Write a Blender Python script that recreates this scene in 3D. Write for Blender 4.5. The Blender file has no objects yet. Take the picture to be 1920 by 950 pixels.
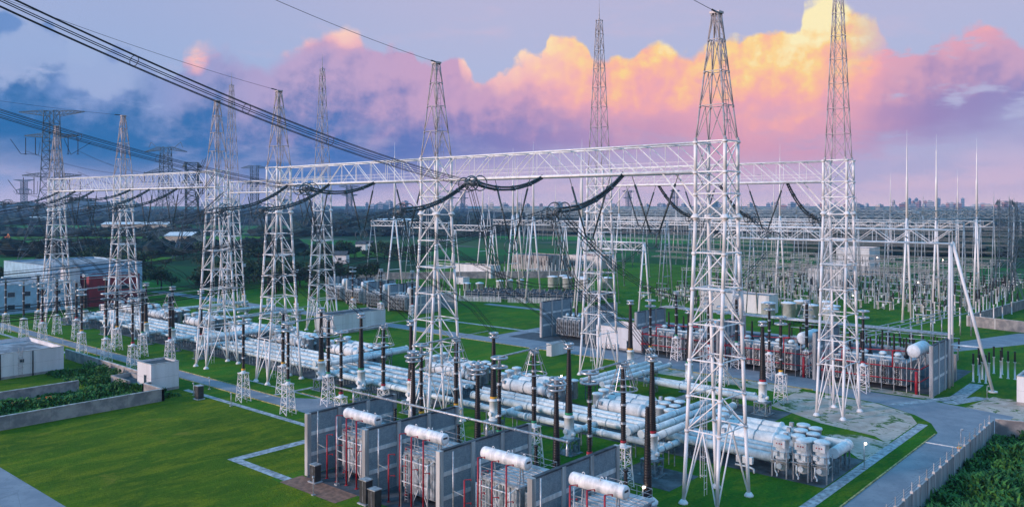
import bpy, math, random
import numpy as np
from mathutils import Vector, Matrix
R = math.radians
random.seed(7)
SC = bpy.context.scene
COL = SC.collection
# ---------------------------------------------------------------- camera (35 m up, looking over the yard)
cam_data = bpy.data.cameras.new('camera'); cam = bpy.data.objects.new('camera', cam_data); COL.objects.link(cam)
cam.location = (0, 0, 35); cam.rotation_euler = (R(90), 0, math.atan2(.657, .754))
cam_data.sensor_width = 36; cam_data.lens = 36 * 1550 / 1920
cam_data.shift_y = -90 / 1920
cam_data.clip_start = .5; cam_data.clip_end = 40000
SC.camera = cam
# ---------------------------------------------------------------- exposure
SC.view_settings.view_transform = 'Standard'; SC.view_settings.look = 'None'
SC.view_settings.exposure = 0.0; SC.view_settings.gamma = 1; SC.view_settings.use_curve_mapping = False
# ---------------------------------------------------------------- sun: low, warm, wide, from behind the left shoulder
SUN_AZ = (-.45, -.89)      # horizontal direction the light comes FROM
SUN_EL = R(14)
sd = bpy.data.lights.new('sun', 'SUN'); sd.energy = 3.7; sd.angle = R(9); sd.color = (1.0, .74, .66)
sun = bpy.data.objects.new('sun', sd); COL.objects.link(sun)
_sv = Vector((SUN_AZ[0] * math.cos(SUN_EL), SUN_AZ[1] * math.cos(SUN_EL), math.sin(SUN_EL))).normalized()
sun.rotation_euler = (-_sv).to_track_quat('-Z', 'Y').to_euler()
# ---------------------------------------------------------------- node helpers
def lin(c):
    return tuple(((v / 255) / 12.92 if v / 255 <= .04045 else ((v / 255 + .055) / 1.055) ** 2.4) for v in c)
class NT:
    def __init__(s, nt): s.nt = nt
    def new(s, t, **k):
        n = s.nt.nodes.new(t)
        for a, b in k.items(): setattr(n, a, b)
        return n
    def put(s, v, sock):
        if isinstance(v, bpy.types.NodeSocket): s.nt.links.new(v, sock)
        else: sock.default_value = v
    def m(s, op, a, b=0.0, c=0.0, clamp=False):
        n = s.new('ShaderNodeMath', operation=op, use_clamp=clamp)
        s.put(a, n.inputs[0]); s.put(b, n.inputs[1]); s.put(c, n.inputs[2]); return n.outputs[0]
    def mix(s, f, a, b, mode='MIX'):
        n = s.new('ShaderNodeMix', data_type='RGBA', blend_type=mode)
        s.put(f, n.inputs[0])
        for v, k in ((a, 6), (b, 7)):
            s.put(v if isinstance(v, bpy.types.NodeSocket) else (tuple(v) + (1,))[:4], n.inputs[k])
        return n.outputs[2]
    def sm(s, x, lo, hi):
        n = s.new('ShaderNodeMapRange', interpolation_type='SMOOTHSTEP')
        s.put(x, n.inputs[0]); s.put(lo, n.inputs[1]); s.put(hi, n.inputs[2]); return n.outputs[0]
    def noise(s, vec, scale, detail=4, rough=.55, dist=0.0):
        n = s.new('ShaderNodeTexNoise'); s.put(vec, n.inputs['Vector'])
        n.inputs['Scale'].default_value = scale; n.inputs['Detail'].default_value = detail
        n.inputs['Roughness'].default_value = rough; n.inputs['Distortion'].default_value = dist
        return n.outputs[0]
    def ramp(s, x, stops, interp='LINEAR'):
        n = s.new('ShaderNodeValToRGB'); s.put(x, n.inputs[0]); cr = n.color_ramp; cr.interpolation = interp
        while len(cr.elements) < len(stops): cr.elements.new(.5)
        for e, (p, c) in zip(cr.elements, stops): e.position = p; e.color = tuple(c) + (1,)
        return n.outputs[0]
    def curve(s, x, pts):
        n = s.new('ShaderNodeFloatCurve'); s.put(x, n.inputs['Value']); c = n.mapping.curves[0]
        while len(c.points) < len(pts): c.points.new(.5, .5)
        for p, q in zip(c.points, pts): p.location = q
        n.mapping.update(); return n.outputs[0]
# ---------------------------------------------------------------- world: sky texture plus sunset clouds, laid out by compass direction and height
world = bpy.data.worlds.new('World'); SC.world = world; world.use_nodes = True
world.cycles.sampling_method = 'MANUAL'; world.cycles.sample_map_resolution = 256
W = NT(world.node_tree); world.node_tree.nodes.clear()
tc = W.new('ShaderNodeTexCoord'); sp = W.new('ShaderNodeSeparateXYZ'); W.put(tc.outputs['Generated'], sp.inputs[0])
dx, dy, dz = sp.outputs
rx = W.m('ADD', W.m('MULTIPLY', dx, .754), W.m('MULTIPLY', dy, .657))
ry = W.m('ADD', W.m('MULTIPLY', dx, -.657), W.m('MULTIPLY', dy, .754))
hh = W.m('SQRT', W.m('ADD', W.m('ADD', W.m('MULTIPLY', rx, rx), W.m('MULTIPLY', ry, ry)), 1e-6))
az = W.m('ARCTAN2', rx, ry)
q = W.m('DIVIDE', dz, hh)
AZ0, AZ1 = -.62, .62
def azn(px): return (math.atan((px - 960) / 1550) - AZ0) / (AZ1 - AZ0)
def qn(px, y): return (385 - y) / 1550 * math.cos(math.atan((px - 960) / 1550)) / .3      # 0..1 over q 0...3
u = W.m('DIVIDE', W.m('SUBTRACT', az, AZ0), AZ1 - AZ0)
v = W.m('DIVIDE', q, .3)
cv = W.new('ShaderNodeCombineXYZ'); W.put(W.m('DIVIDE', rx, hh), cv.inputs[0]); W.put(W.m('DIVIDE', ry, hh), cv.inputs[1]); W.put(q, cv.inputs[2])
vec = cv.outputs[0]
off = W.new('ShaderNodeVectorMath', operation='ADD'); W.put(vec, off.inputs[0]); off.inputs[1].default_value = (.017, 0, -.022)
str_ = W.new('ShaderNodeVectorMath', operation='MULTIPLY'); W.put(vec, str_.inputs[0]); str_.inputs[1].default_value = (1, 1, 3.2)
def billow(vv):
    a = W.noise(vv, 9, 7, .52)
    vo = W.new('ShaderNodeTexVoronoi', feature='F1'); W.put(vv, vo.inputs['Vector'])
    vo.inputs['Scale'].default_value = 20
    vo.inputs['Detail'].default_value = 2; vo.inputs['Roughness'].default_value = .5; vo.inputs['Lacunarity'].default_value = 2.2
    return W.m('SUBTRACT', W.m('MULTIPLY', W.m('SUBTRACT', a, .5), .34), W.m('MULTIPLY', W.m('SUBTRACT', vo.outputs[0], .35), .17))
b0 = W.m('ADD', billow(vec), .045); b1 = W.m('ADD', billow(off.outputs[0]), .045)
relief = W.m('SUBTRACT', b0, b1)
bs = W.m('MULTIPLY', W.m('SUBTRACT', W.noise(str_.outputs[0], 5, 6, .55), .5), .5)
bw = W.m('MULTIPLY', W.m('SUBTRACT', W.noise(str_.outputs[0], 14, 5, .6), .5), .5)
def cpts(l): return [(azn(x), qn(x, y)) for x, y in l]
top = W.curve(u, cpts([(-200, 40), (0, 22), (80, 26), (160, 110), (250, 74), (318, 135), (345, 84), (400, 62), (448, 90), (480, 104), (510, 92), (545, 62), (585, 44), (632, 34), (690, 72), (712, 82), (735, 72), (775, 92), (800, 120), (860, 104), (900, 145), (945, 130), (985, 104), (1018, 100), (1030, 66), (1060, 58), (1098, 70), (1110, 108), (1170, 104), (1215, 66), (1240, 62), (1275, 84), (1320, 62), (1400, 42), (1460, 32), (1492, 48), (1510, 8), (1560, -14), (1605, 0), (1640, 14), (1660, 60), (1700, 78), (1760, 44), (1850, 40), (1905, 66), (1960, 90), (2100, 60)]))
bot = W.curve(u, cpts([(-200, 290), (0, 280), (150, 296), (300, 326), (500, 338), (700, 328), (900, 304), (1200, 296), (1400, 300), (1600, 292), (1690, 262), (1780, 238), (1920, 216), (2100, 230)]))
lit = W.curve(u, cpts([(-200, -80), (300, -60), (332, 128), (345, 132), (400, 98), (450, 88), (470, 40), (500, 92), (530, 112), (600, 104), (680, 96), (700, 78), (715, 92), (745, 92), (760, 40), (820, 0), (850, 60), (880, 165), (930, 172), (1000, 178), (1040, 190), (1100, 205), (1250, 215), (1400, 232), (1550, 225), (1640, 160), (1690, 60), (1740, 40), (1800, 70), (1900, 20), (2100, 0)]))
base = W.ramp(v, [(0, lin((250, 212, 216))), (.06, lin((232, 196, 212))), (.14, lin((206, 184, 212))), (.25, lin((184, 182, 216))), (.55, lin((178, 186, 220))), (.85, lin((186, 184, 216))), (1, lin((166, 182, 216)))])
base = W.mix(W.m('MULTIPLY', W.sm(u, .5, .1), .40), base, lin((120, 164, 216)))
thin = W.sm(W.m('ADD', bw, bs), .02, .22)
base = W.mix(W.m('MULTIPLY', thin, .35), base, lin((222, 190, 210)))
fine = W.m('SUBTRACT', W.noise(vec, 34, 4, .6), .5); off2 = W.new('ShaderNodeVectorMath', operation='ADD'); W.put(vec, off2.inputs[0]); off2.inputs[1].default_value = (.005, 0, -.007)
relief2 = W.m('SUBTRACT', W.noise(vec, 26, 6, .6), W.noise(off2.outputs[0], 26, 6, .6))
dtop = W.m('SUBTRACT', W.m('ADD', top, W.m('ADD', W.m('MULTIPLY', b0, .5), W.m('MULTIPLY', fine, .07))), v)
dbot = W.m('SUBTRACT', v, W.m('ADD', bot, W.m('MULTIPLY', bs, .75)))
soft = W.m('ADD', .022, W.m('MULTIPLY', W.sm(W.noise(vec, 6, 2), .45, .65), W.m('ADD', .02, W.m('MULTIPLY', W.sm(u, .42, .1), .08))))
mask = W.m('MULTIPLY', W.sm(dtop, -.010, soft), W.sm(dbot, -.14, .10))
hole = W.sm(W.m('ADD', bs, W.m('MULTIPLY', bw, .6)), .055, .0)
hole_w = W.m('ADD', W.m('MULTIPLY', W.sm(u, .34, .18), W.sm(v, W.m('ADD', bot, .12), W.m('ADD', bot, .30))), W.m('MULTIPLY', W.sm(u, .80, .86), .85), clamp=True)
gapc = W.curve(u, cpts([(-200, 120), (0, 118), (120, 112), (220, 150), (290, 150), (600, 150), (2100, 150)]))
gd = W.m('ABSOLUTE', W.m('ADD', W.m('SUBTRACT', v, gapc), W.m('ADD', W.m('MULTIPLY', b0, .5), W.m('MULTIPLY', fine, .12))))
gap = W.m('MULTIPLY', W.sm(gd, .115, .06), W.m('MULTIPLY', W.sm(u, azn(300), azn(230)), .9))
mask = W.m('MULTIPLY', mask, W.m('SUBTRACT', 1, gap))
mask = W.m('MULTIPLY', mask, W.m('SUBTRACT', 1, W.m('MULTIPLY', hole_w, W.m('SUBTRACT', 1, hole))))
shade = W.ramp(u, [(0, lin((34, 104, 166))), (azn(300), lin((44, 108, 170))), (azn(620), lin((66, 112, 180))), (azn(850), lin((112, 122, 186))), (azn(1100), lin((168, 142, 190))), (azn(1350), lin((216, 158, 184))), (azn(1550), lin((212, 158, 188))), (azn(1750), lin((158, 138, 188))), (1, lin((138, 142, 196)))])
upper = W.ramp(u, [(0, lin((92, 140, 200))), (azn(300), lin((138, 156, 206))), (azn(560), lin((190, 166, 204))), (azn(900), lin((204, 162, 196))), (azn(1150), lin((232, 166, 184))), (azn(1400), lin((238, 164, 176))), (azn(1600), lin((226, 166, 184))), (1, lin((188, 162, 200)))])
hgt = W.m('ADD', W.m('DIVIDE', W.m('SUBTRACT', v, bot), W.m('MAXIMUM', W.m('SUBTRACT', top, bot), .05)), W.m('ADD', W.m('ADD', W.m('MULTIPLY', relief, 1.2), W.m('MULTIPLY', relief2, .9)), W.m('MULTIPLY', bs, 1.0)))
cloud = W.mix(W.sm(hgt, .12, .80), shade, upper)
ls = W.m('ADD', W.m('SUBTRACT', v, lit), W.m('ADD', W.m('MULTIPLY', relief, .35), W.m('MULTIPLY', bs, .22)))
hot = W.sm(u, azn(880), azn(1150))
litc = W.mix(hot, W.ramp(W.m('MULTIPLY', ls, 5.0), [(0, lin((206, 166, 196))), (.25, lin((240, 186, 192))), (.6, lin((254, 212, 194))), (1, lin((255, 230, 206)))]),
             W.ramp(W.m('ADD', W.m('MULTIPLY', ls, 2.3), W.m('ADD', W.m('MULTIPLY', relief, 1.25), W.m('MULTIPLY', relief2, 1.0))), [(0, lin((234, 168, 184))), (.20, lin((246, 174, 176))), (.42, lin((255, 190, 158))), (.62, lin((255, 214, 146))), (.85, lin((255, 240, 190)))]))
litm = W.m('ADD', W.m('MULTIPLY', W.sm(ls, -.18, .08), hot), W.m('MULTIPLY', W.sm(ls, -.035, .03), W.m('SUBTRACT', 1, hot)))
cloud = W.mix(litm, cloud, litc)
sky = W.mix(mask, base, cloud)
# low streaks and small cumulus over the horizon
lowm = W.m('MULTIPLY', W.sm(W.m('ADD', bs, bw), -.04, .12), W.m('MULTIPLY', W.sm(v, .02, .10), W.sm(v, .42, .22)))
sky = W.mix(W.m('MULTIPLY', lowm, W.m('ADD', .5, W.m('MULTIPLY', W.sm(u, .5, .15), .3))), sky, W.ramp(u, [(0, lin((96, 140, 196))), (.45, lin((182, 170, 206))), (.8, lin((160, 166, 208))), (1, lin((156, 172, 212)))]))
puff = W.m('MULTIPLY', W.sm(W.m('ADD', b0, W.m('MULTIPLY', bw, .5)), .085, .12), W.m('MULTIPLY', W.sm(v, .10, .16), W.sm(v, .40, .26)))
sky = W.mix(W.m('MULTIPLY', puff, W.m('ADD', .25, W.m('MULTIPLY', W.sm(u, .75, .85), .5))), sky, lin((246, 196, 196)))
# above the clouds: clear evening sky
nish = W.new('ShaderNodeTexSky', sky_type='NISHITA'); nish.sun_disc = False; nish.sun_elevation = SUN_EL
nish.sun_rotation = math.atan2(SUN_AZ[0], SUN_AZ[1]); nish.air_density = 1.4; nish.ozone_density = 3
ns = W.new('ShaderNodeVectorMath', operation='SCALE'); W.put(nish.outputs[0], ns.inputs[0]); ns.inputs['Scale'].default_value = .075
tint = W.mix(1.0, ns.outputs[0], (.62, .95, 1.25), 'MULTIPLY')
zen = W.mix(.7, tint, (.25, .86, 1.50))
back = W.sm(ry, .35, -.3)
sky = W.mix(W.sm(v, .9, 1.35), sky, zen)
sky = W.mix(back, sky, W.mix(W.sm(v, .0, 2.2), lin((225, 170, 170)), zen))
sky = W.mix(W.sm(q, -.004, -.02), sky, lin((40, 70, 80)))
bg = W.new('ShaderNodeBackground'); W.put(sky, bg.inputs[0]); bg.inputs[1].default_value = 1.0
wo = W.new('ShaderNodeOutputWorld'); W.nt.links.new(bg.outputs[0], wo.inputs[0])
# ================================================================ mesh helpers
class MB:
    def __init__(s): s.v = []; s.f = []; s.mi = []; s.sm = []; s.cur = 0
    def quad(s, *ps, smooth=False):
        b = len(s.v); s.v.extend([tuple(p) for p in ps]); s.f.append(tuple(range(b, b + len(ps)))); s.mi.append(s.cur); s.sm.append(smooth)
    def tube(s, a, b, r, n=6, r2=None, cap=True):
        a = Vector(a); b = Vector(b); d = b - a
        if d.length < 1e-6: return s
        d.normalize(); x = d.orthogonal().normalized(); 
        if abs(d.z) < .99: x = d.cross(Vector((0, 0, 1))).normalized()
        y = d.cross(x); r2 = r if r2 is None else r2; k = len(s.v)
        for c, rr in ((a, r), (b, r2)):
            for i in range(n):
                t = 2 * math.pi * (i + .5) / n; s.v.append(tuple(c + x * (rr * math.cos(t)) + y * (rr * math.sin(t))))
        for i in range(n):
            j = (i + 1) % n; s.f.append((k + i, k + j, k + n + j, k + n + i)); s.mi.append(s.cur); s.sm.append(n > 5)
        if cap:
            s.f.append(tuple(k + n + i for i in range(n))); s.mi.append(s.cur); s.sm.append(False)
            s.f.append(tuple(k + n - 1 - i for i in range(n))); s.mi.append(s.cur); s.sm.append(False)
        return s
    def path(s, pts, r, n=6):
        for a, b in zip(pts, pts[1:]): s.tube(a, b, r, n)
        return s
    def box(s, c, d, rz=0):
        cx, cy, cz = c; hx, hy, hz = d[0] / 2, d[1] / 2, d[2] / 2; ca, sa = math.cos(rz), math.sin(rz); k = len(s.v)
        for z in (-hz, hz):
            for x, y in ((-hx, -hy), (hx, -hy), (hx, hy), (-hx, hy)): s.v.append((cx + x * ca - y * sa, cy + x * sa + y * ca, cz + z))
        for f in ((3, 2, 1, 0), (4, 5, 6, 7), (0, 1, 5, 4), (1, 2, 6, 5), (2, 3, 7, 6), (3, 0, 4, 7)):
            s.f.append(tuple(k + i for i in f)); s.mi.append(s.cur); s.sm.append(False)
        return s
    def bb(s, x0, x1, y0, y1, z0, z1): return s.box(((x0 + x1) / 2, (y0 + y1) / 2, (z0 + z1) / 2), (x1 - x0, y1 - y0, z1 - z0))
    def lathe(s, o, prof, n=12, axis='Z', smooth=True):
        o = Vector(o); k = len(s.v)
        ax = {'Z': (Vector((1, 0, 0)), Vector((0, 1, 0)), Vector((0, 0, 1))), 'X': (Vector((0, 1, 0)), Vector((0, 0, 1)), Vector((1, 0, 0))), 'Y': (Vector((0, 0, 1)), Vector((1, 0, 0)), Vector((0, 1, 0)))}[axis]
        for r, z in prof:
            for i in range(n):
                t = 2 * math.pi * i / n; s.v.append(tuple(o + ax[0] * (r * math.cos(t)) + ax[1] * (r * math.sin(t)) + ax[2] * z))
        for j in range(len(prof) - 1):
            for i in range(n):
                a = k + j * n + i; b = k + j * n + (i + 1) % n; s.f.append((a, b, b + n, a + n)); s.mi.append(s.cur); s.sm.append(smooth)
        s.f.append(tuple(k + n - 1 - i for i in range(n))); s.mi.append(s.cur); s.sm.append(False)
        e = k + (len(prof) - 1) * n; s.f.append(tuple(e + i for i in range(n))); s.mi.append(s.cur); s.sm.append(False)
        return s
    def torus(s, c, RR, r, n=20, m=6, nrm=(0, 0, 1), st=1.0, up=None):
        c = Vector(c); w = Vector(nrm).normalized(); x = (Vector(up) if up else w.orthogonal()).normalized(); y = w.cross(x); k = len(s.v)
        for i in range(n):
            t = 2 * math.pi * i / n; dr = x * (math.cos(t) * st) + y * math.sin(t); dn = (x * math.cos(t) + y * (math.sin(t) * st)).normalized()
            for j in range(m):
                p = 2 * math.pi * j / m; s.v.append(tuple(c + dr * RR + dn * (r * math.cos(p)) + w * (r * math.sin(p))))
        for i in range(n):
            for j in range(m):
                a = k + i * m + j; b = k + i * m + (j + 1) % m; c2 = k + ((i + 1) % n) * m + (j + 1) % m; d = k + ((i + 1) % n) * m + j
                s.f.append((a, d, c2, b)); s.mi.append(s.cur); s.sm.append(True)
        return s
    def mesh(s, name, mats):
        me = bpy.data.meshes.new(name); me.from_pydata(s.v, [], s.f)
        for m_ in (mats if isinstance(mats, (list, tuple)) else [mats]): me.materials.append(m_)
        me.polygons.foreach_set('material_index', s.mi); me.polygons.foreach_set('use_smooth', s.sm); me.update(); return me
    def build(s, name, mats, parent=None, loc=None):
        o = bpy.data.objects.new(name, s.mesh(name, mats)); COL.objects.link(o)
        if parent is not None: o.parent = parent
        if loc is not None: o.location = loc
        return o
def tag(o, label=None, cat=None, group=None, kind=None):
    if label: o['label'] = label
    if cat: o['category'] = cat
    if group: o['group'] = group
    if kind or cat: o['kind'] = kind or 'thing'
    return o
def thing(name, label, cat, loc=(0, 0, 0), rz=0, group=None):
    o = bpy.data.objects.new(name, None); COL.objects.link(o); o.empty_display_size = .5
    o.location = loc; o.rotation_euler = (0, 0, rz); return tag(o, label, cat, group, 'thing')
def dup(root, loc, rz=None, label=None, group=None, top=True):
    r = root.copy(); COL.objects.link(r)
    if top:
        r.location = loc
        if rz is not None: r.rotation_euler = (0, 0, rz)
        if label: r['label'] = label
        if group: r['group'] = group
    for ch in KIDS.get(root.name, []):
        c = dup(ch, None, top=False); c.parent = r
    return r
KIDS = {}
def reg(root):      # remembers the children of a prototype so copies are quick
    KIDS[root.name] = list(root.children)
    for c in root.children: reg(c)
    return root
def struct(name, mb, mat, kind='structure'): return tag(mb.build(name, mat), kind=kind)
ORD = ['first', 'second', 'third', 'fourth', 'fifth', 'sixth', 'seventh', 'eighth', 'ninth', 'tenth', 'eleventh', 'twelfth', 'thirteenth', 'fourteenth', 'fifteenth', 'sixteenth', 'seventeenth', 'eighteenth', 'nineteenth', 'twentieth']
def P(X, Y, z=0):                                                    # where a world point shows in the photograph (used for ordering labels only)
    D = -.657 * X + .754 * Y; return 960 + 1550 * (.754 * X + .657 * Y) / D
def camxy(px, D): Xc = (px - 960) / 1550 * D; return (.754 * Xc - .657 * D, .657 * Xc + .754 * D)      # compass bearing and distance to a ground point
# ================================================================ materials
def mat(name, c, rough=.6, metal=0.0, var=.15, scale=.6, bump=0.0, bscale=20, c2=None, streak=False, detail=5):
    m = bpy.data.materials.new(name); m.use_nodes = True; n = NT(m.node_tree); b = m.node_tree.nodes['Principled BSDF']
    g = n.new('ShaderNodeNewGeometry'); p = g.outputs['Position']
    if streak:
        vm = n.new('ShaderNodeVectorMath', operation='MULTIPLY'); n.put(p, vm.inputs[0]); vm.inputs[1].default_value = (1, 1, .12); pv = vm.outputs[0]
    else: pv = p
    f = n.noise(pv, scale, detail, .62)
    c2 = c2 or tuple(x * (1 - 2.2 * var) for x in c)
    col = n.mix(n.sm(f, .36, .66), c2, tuple(min(x * (1 + .3 * var), 1) for x in c)); n.put(col, b.inputs['Base Color'])
    n.put(n.m('ADD', n.m('MULTIPLY', f, .25), rough - .12, clamp=True), b.inputs['Roughness']); b.inputs['Metallic'].default_value = metal
    if bump:
        bn = n.new('ShaderNodeBump'); bn.inputs['Strength'].default_value = bump; n.put(n.noise(p, bscale, 3), bn.inputs['Height']); n.nt.links.new(bn.outputs[0], b.inputs['Normal'])
    return m
G = {}
G['tower'] = mat('pale_tower_paint', (.86, .85, .86), .45, 0, .10, 1.3, streak=True)
G['peak'] = mat('shade_toned_steel', (.46, .42, .44), .5, .1, .12, 1.5)  # galvanised grey with the pinkish-brown shade of the tower tops put into the colour
G['galv'] = mat('galvanised_steel', (.50, .53, .56), .4, .35, .2, 2)
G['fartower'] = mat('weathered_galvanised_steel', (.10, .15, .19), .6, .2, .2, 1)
G['gis'] = mat('grey_tank_paint', (.66, .76, .79), .42, 0, .13, 1.2, c2=(.48, .58, .62))
G['gis2'] = mat('pale_tank_paint', (.76, .81, .82), .44, 0, .14, 1.2, c2=(.58, .65, .68))
G['flange'] = mat('flange_grey', (.46, .58, .64), .45, .3, .2, 3)
G['steel'] = mat('support_steel', (.20, .29, .34), .55, .3, .25, 2)
G['ceramic'] = mat('dark_insulator', (.010, .009, .012), .5, 0, .3, 5)
G['ring'] = mat('corona_ring_aluminium', (.48, .52, .56), .34, .6, .1, 3)
G['string'] = mat('string_insulator', (.055, .085, .10), .4, .1, .3, 3)
G['ringdk'] = mat('line_fitting_metal', (.15, .19, .22), .42, .5, .2, 3)
G['wire'] = mat('conductor', (.022, .03, .042), .55, .3, .1, 3)
G['red'] = mat('red_paint', (.42, .015, .03), .45, 0, .15, 2)
G['yellow'] = mat('yellow_paint', (.85, .40, .02), .5, 0, .12, 2)
G['green'] = mat('green_paint', (.02, .30, .14), .5, 0, .12, 2)
G['orange'] = mat('orange_plastic', (.80, .20, .02), .5, 0, .15, 2)
G['silver'] = mat('silver_radiator', (.50, .57, .62), .4, .35, .18, 1.2)
G['white'] = mat('white_wall', (.72, .74, .77), .8, 0, .10, .25, .1, 12, streak=True)
G['whitepaint'] = mat('white_cylinder_paint', (.82, .82, .83), .5, 0, .12, 1.4, c2=(.56, .57, .58), streak=True)
G['darkroof'] = mat('dark_roof_membrane', (.07, .09, .11), .85, 0, .25, .6, .2, 8)
G['grroof'] = mat('pale_roof_slab', (.34, .36, .40), .85, 0, .3, .35, .2, 8)
G['glass'] = mat('dark_window_glass', (.02, .05, .08), .12, 0, .2, 1)
G['redclad'] = mat('red_cladding', (.24, .02, .035), .6, 0, .12, .6)
G['blueclad'] = mat('pale_blue_cladding', (.30, .50, .66), .6, 0, .1, .4)
G['path'] = mat('concrete_path', (.42, .46, .50), .85, 0, .25, 1.2, .2, 15)
G['kerb'] = mat('yellow_kerb', (.50, .42, .16), .8, 0, .3, 2)
G['brown'] = mat('brown_tiles', (.30, .15, .10), .8, 0, .2, 1.5)
G['cabinet'] = mat('dark_cabinet', (.04, .045, .05), .5, .1, .2, 1)
G['tankw'] = mat('reactor_coil_shell', (.72, .80, .86), .5, 0, .1, .8)
G['capblue'] = mat('capacitor_blue', (.05, .13, .20), .5, .1, .4, 2)
G['trunk'] = mat('bark', (.06, .045, .03), .9, 0, .3, 2)
def road_mat():
    m = bpy.data.materials.new('asphalt'); m.use_nodes = True; n = NT(m.node_tree); b = m.node_tree.nodes['Principled BSDF']
    p = n.new('ShaderNodeNewGeometry').outputs['Position']
    c = n.mix(n.sm(n.noise(p, .22, 6, .6), .35, .7), (.17, .19, .235), (.265, .28, .32))
    c = n.mix(n.m('MULTIPLY', n.sm(n.noise(p, .9, 6, .7, 1.5), .56, .62), .5), c, (.11, .125, .16))
    vo = n.new('ShaderNodeTexVoronoi', feature='DISTANCE_TO_EDGE'); n.put(p, vo.inputs['Vector']); vo.inputs['Scale'].default_value = .12
    c = n.mix(n.m('MULTIPLY', n.sm(vo.outputs[0], .006, .002), .3), c, (.06, .07, .09)); c = n.mix(n.m('MULTIPLY', n.noise(p, 9, 2), .25), c, (.32, .33, .35)); n.put(c, b.inputs['Base Color']); b.inputs['Roughness'].default_value = .75
    return m
G['road'] = road_mat()
def grass_mat(name, a, b_, c_, dry, patch=.5):
    m = bpy.data.materials.new(name); m.use_nodes = True; n = NT(m.node_tree); b = m.node_tree.nodes['Principled BSDF']
    p = n.new('ShaderNodeNewGeometry').outputs['Position']
    rp = n.new('ShaderNodeMapping'); n.put(p, rp.inputs[0]); rp.inputs['Rotation'].default_value = (0, 0, R(20)); rp.inputs['Scale'].default_value = (1, .35, 1)
    n1 = n.noise(p, .05, 6, .6); n2 = n.noise(rp.outputs[0], .35, 6, .65, .6); n3 = n.noise(p, 2.5, 5, .7)
    c = n.mix(n.sm(n1, .35, .68), a, b_); c = n.mix(n.m('MULTIPLY', n.sm(n2, .42, .66), .75), c, c_)
    c = n.mix(n.m('MULTIPLY', n.sm(n3, .42, .72), .6), c, tuple(x * .4 for x in a)); c = n.mix(n.m('MULTIPLY', n.sm(n.noise(p, .8, 6, .75, 1.0), .56, .70), .5), c, tuple(x * 1.5 for x in c_))
    c = n.mix(n.m('MULTIPLY', n.sm(n.noise(p, .16, 7, .68, .8), .60, .72), patch), c, dry)
    n.put(c, b.inputs['Base Color']); b.inputs['Roughness'].default_value = .95; b.inputs['Specular IOR Level'].default_value = .1
    bn = n.new('ShaderNodeBump'); bn.inputs['Strength'].default_value = .6; bn.inputs['Distance'].default_value = .3; n.put(n.noise(p, 5, 4, .7), bn.inputs['Height']); n.nt.links.new(bn.outputs[0], b.inputs['Normal'])
    return m
G['lawn'] = grass_mat('mown_grass', (.050, .112, .006), (.100, .180, .008), (.20, .22, .010), (.24, .20, .03), .65)
G['lawn2'] = grass_mat('yard_grass', (.026, .125, .011), (.050, .195, .014), (.130, .20, .010), (.21, .18, .04), .6)
def field_mat():
    m = bpy.data.materials.new('farmland'); m.use_nodes = True; n = NT(m.node_tree); b = m.node_tree.nodes['Principled BSDF']
    p = n.new('ShaderNodeNewGeometry').outputs['Position']
    mp = n.new('ShaderNodeMapping'); n.put(p, mp.inputs[0]); mp.inputs['Rotation'].default_value = (0, 0, R(12)); mp.inputs['Scale'].default_value = (.0042, .011, 1)
    vo = n.new('ShaderNodeTexVoronoi', feature='F1', distance='CHEBYCHEV'); n.put(mp.outputs[0], vo.inputs['Vector']); vo.inputs['Scale'].default_value = 1; vo.inputs['Randomness'].default_value = .7
    sx = n.new('ShaderNodeSeparateColor'); n.put(vo.outputs['Color'], sx.inputs[0])
    c = n.ramp(sx.outputs[0], [(0, (.012, .08, .018)), (.3, (.016, .13, .02)), (.5, (.03, .20, .02)), (.7, (.008, .045, .014)), (.86, (.05, .10, .03)), (1, (.014, .10, .02))], 'CONSTANT')
    c = n.mix(n.m('MULTIPLY', n.sm(n.noise(p, .02, 6, .7), .35, .75), .5), c, (.012, .05, .028))
    c = n.mix(n.sm(n.noise(mp.outputs[0], 1.3, 3, .5), .62, .66), c, (.10, .11, .09))
    n.put(c, b.inputs['Base Color']); b.inputs['Roughness'].default_value = .95; b.inputs['Specular IOR Level'].default_value = .1
    return m
G['field'] = field_mat()
def soil_mat():
    m = bpy.data.materials.new('sandy_soil'); m.use_nodes = True; n = NT(m.node_tree); b = m.node_tree.nodes['Principled BSDF']
    p = n.new('ShaderNodeNewGeometry').outputs['Position']
    c = n.mix(n.sm(n.noise(p, .3, 7, .65), .3, .7), (.36, .28, .23), (.60, .50, .44))
    c = n.mix(n.sm(n.noise(p, .30, 8, .72, .6), .52, .60), c, (.05, .12, .015)); n.put(c, b.inputs['Base Color']); b.inputs['Roughness'].default_value = .95
    return m
G['soil'] = soil_mat()
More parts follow.
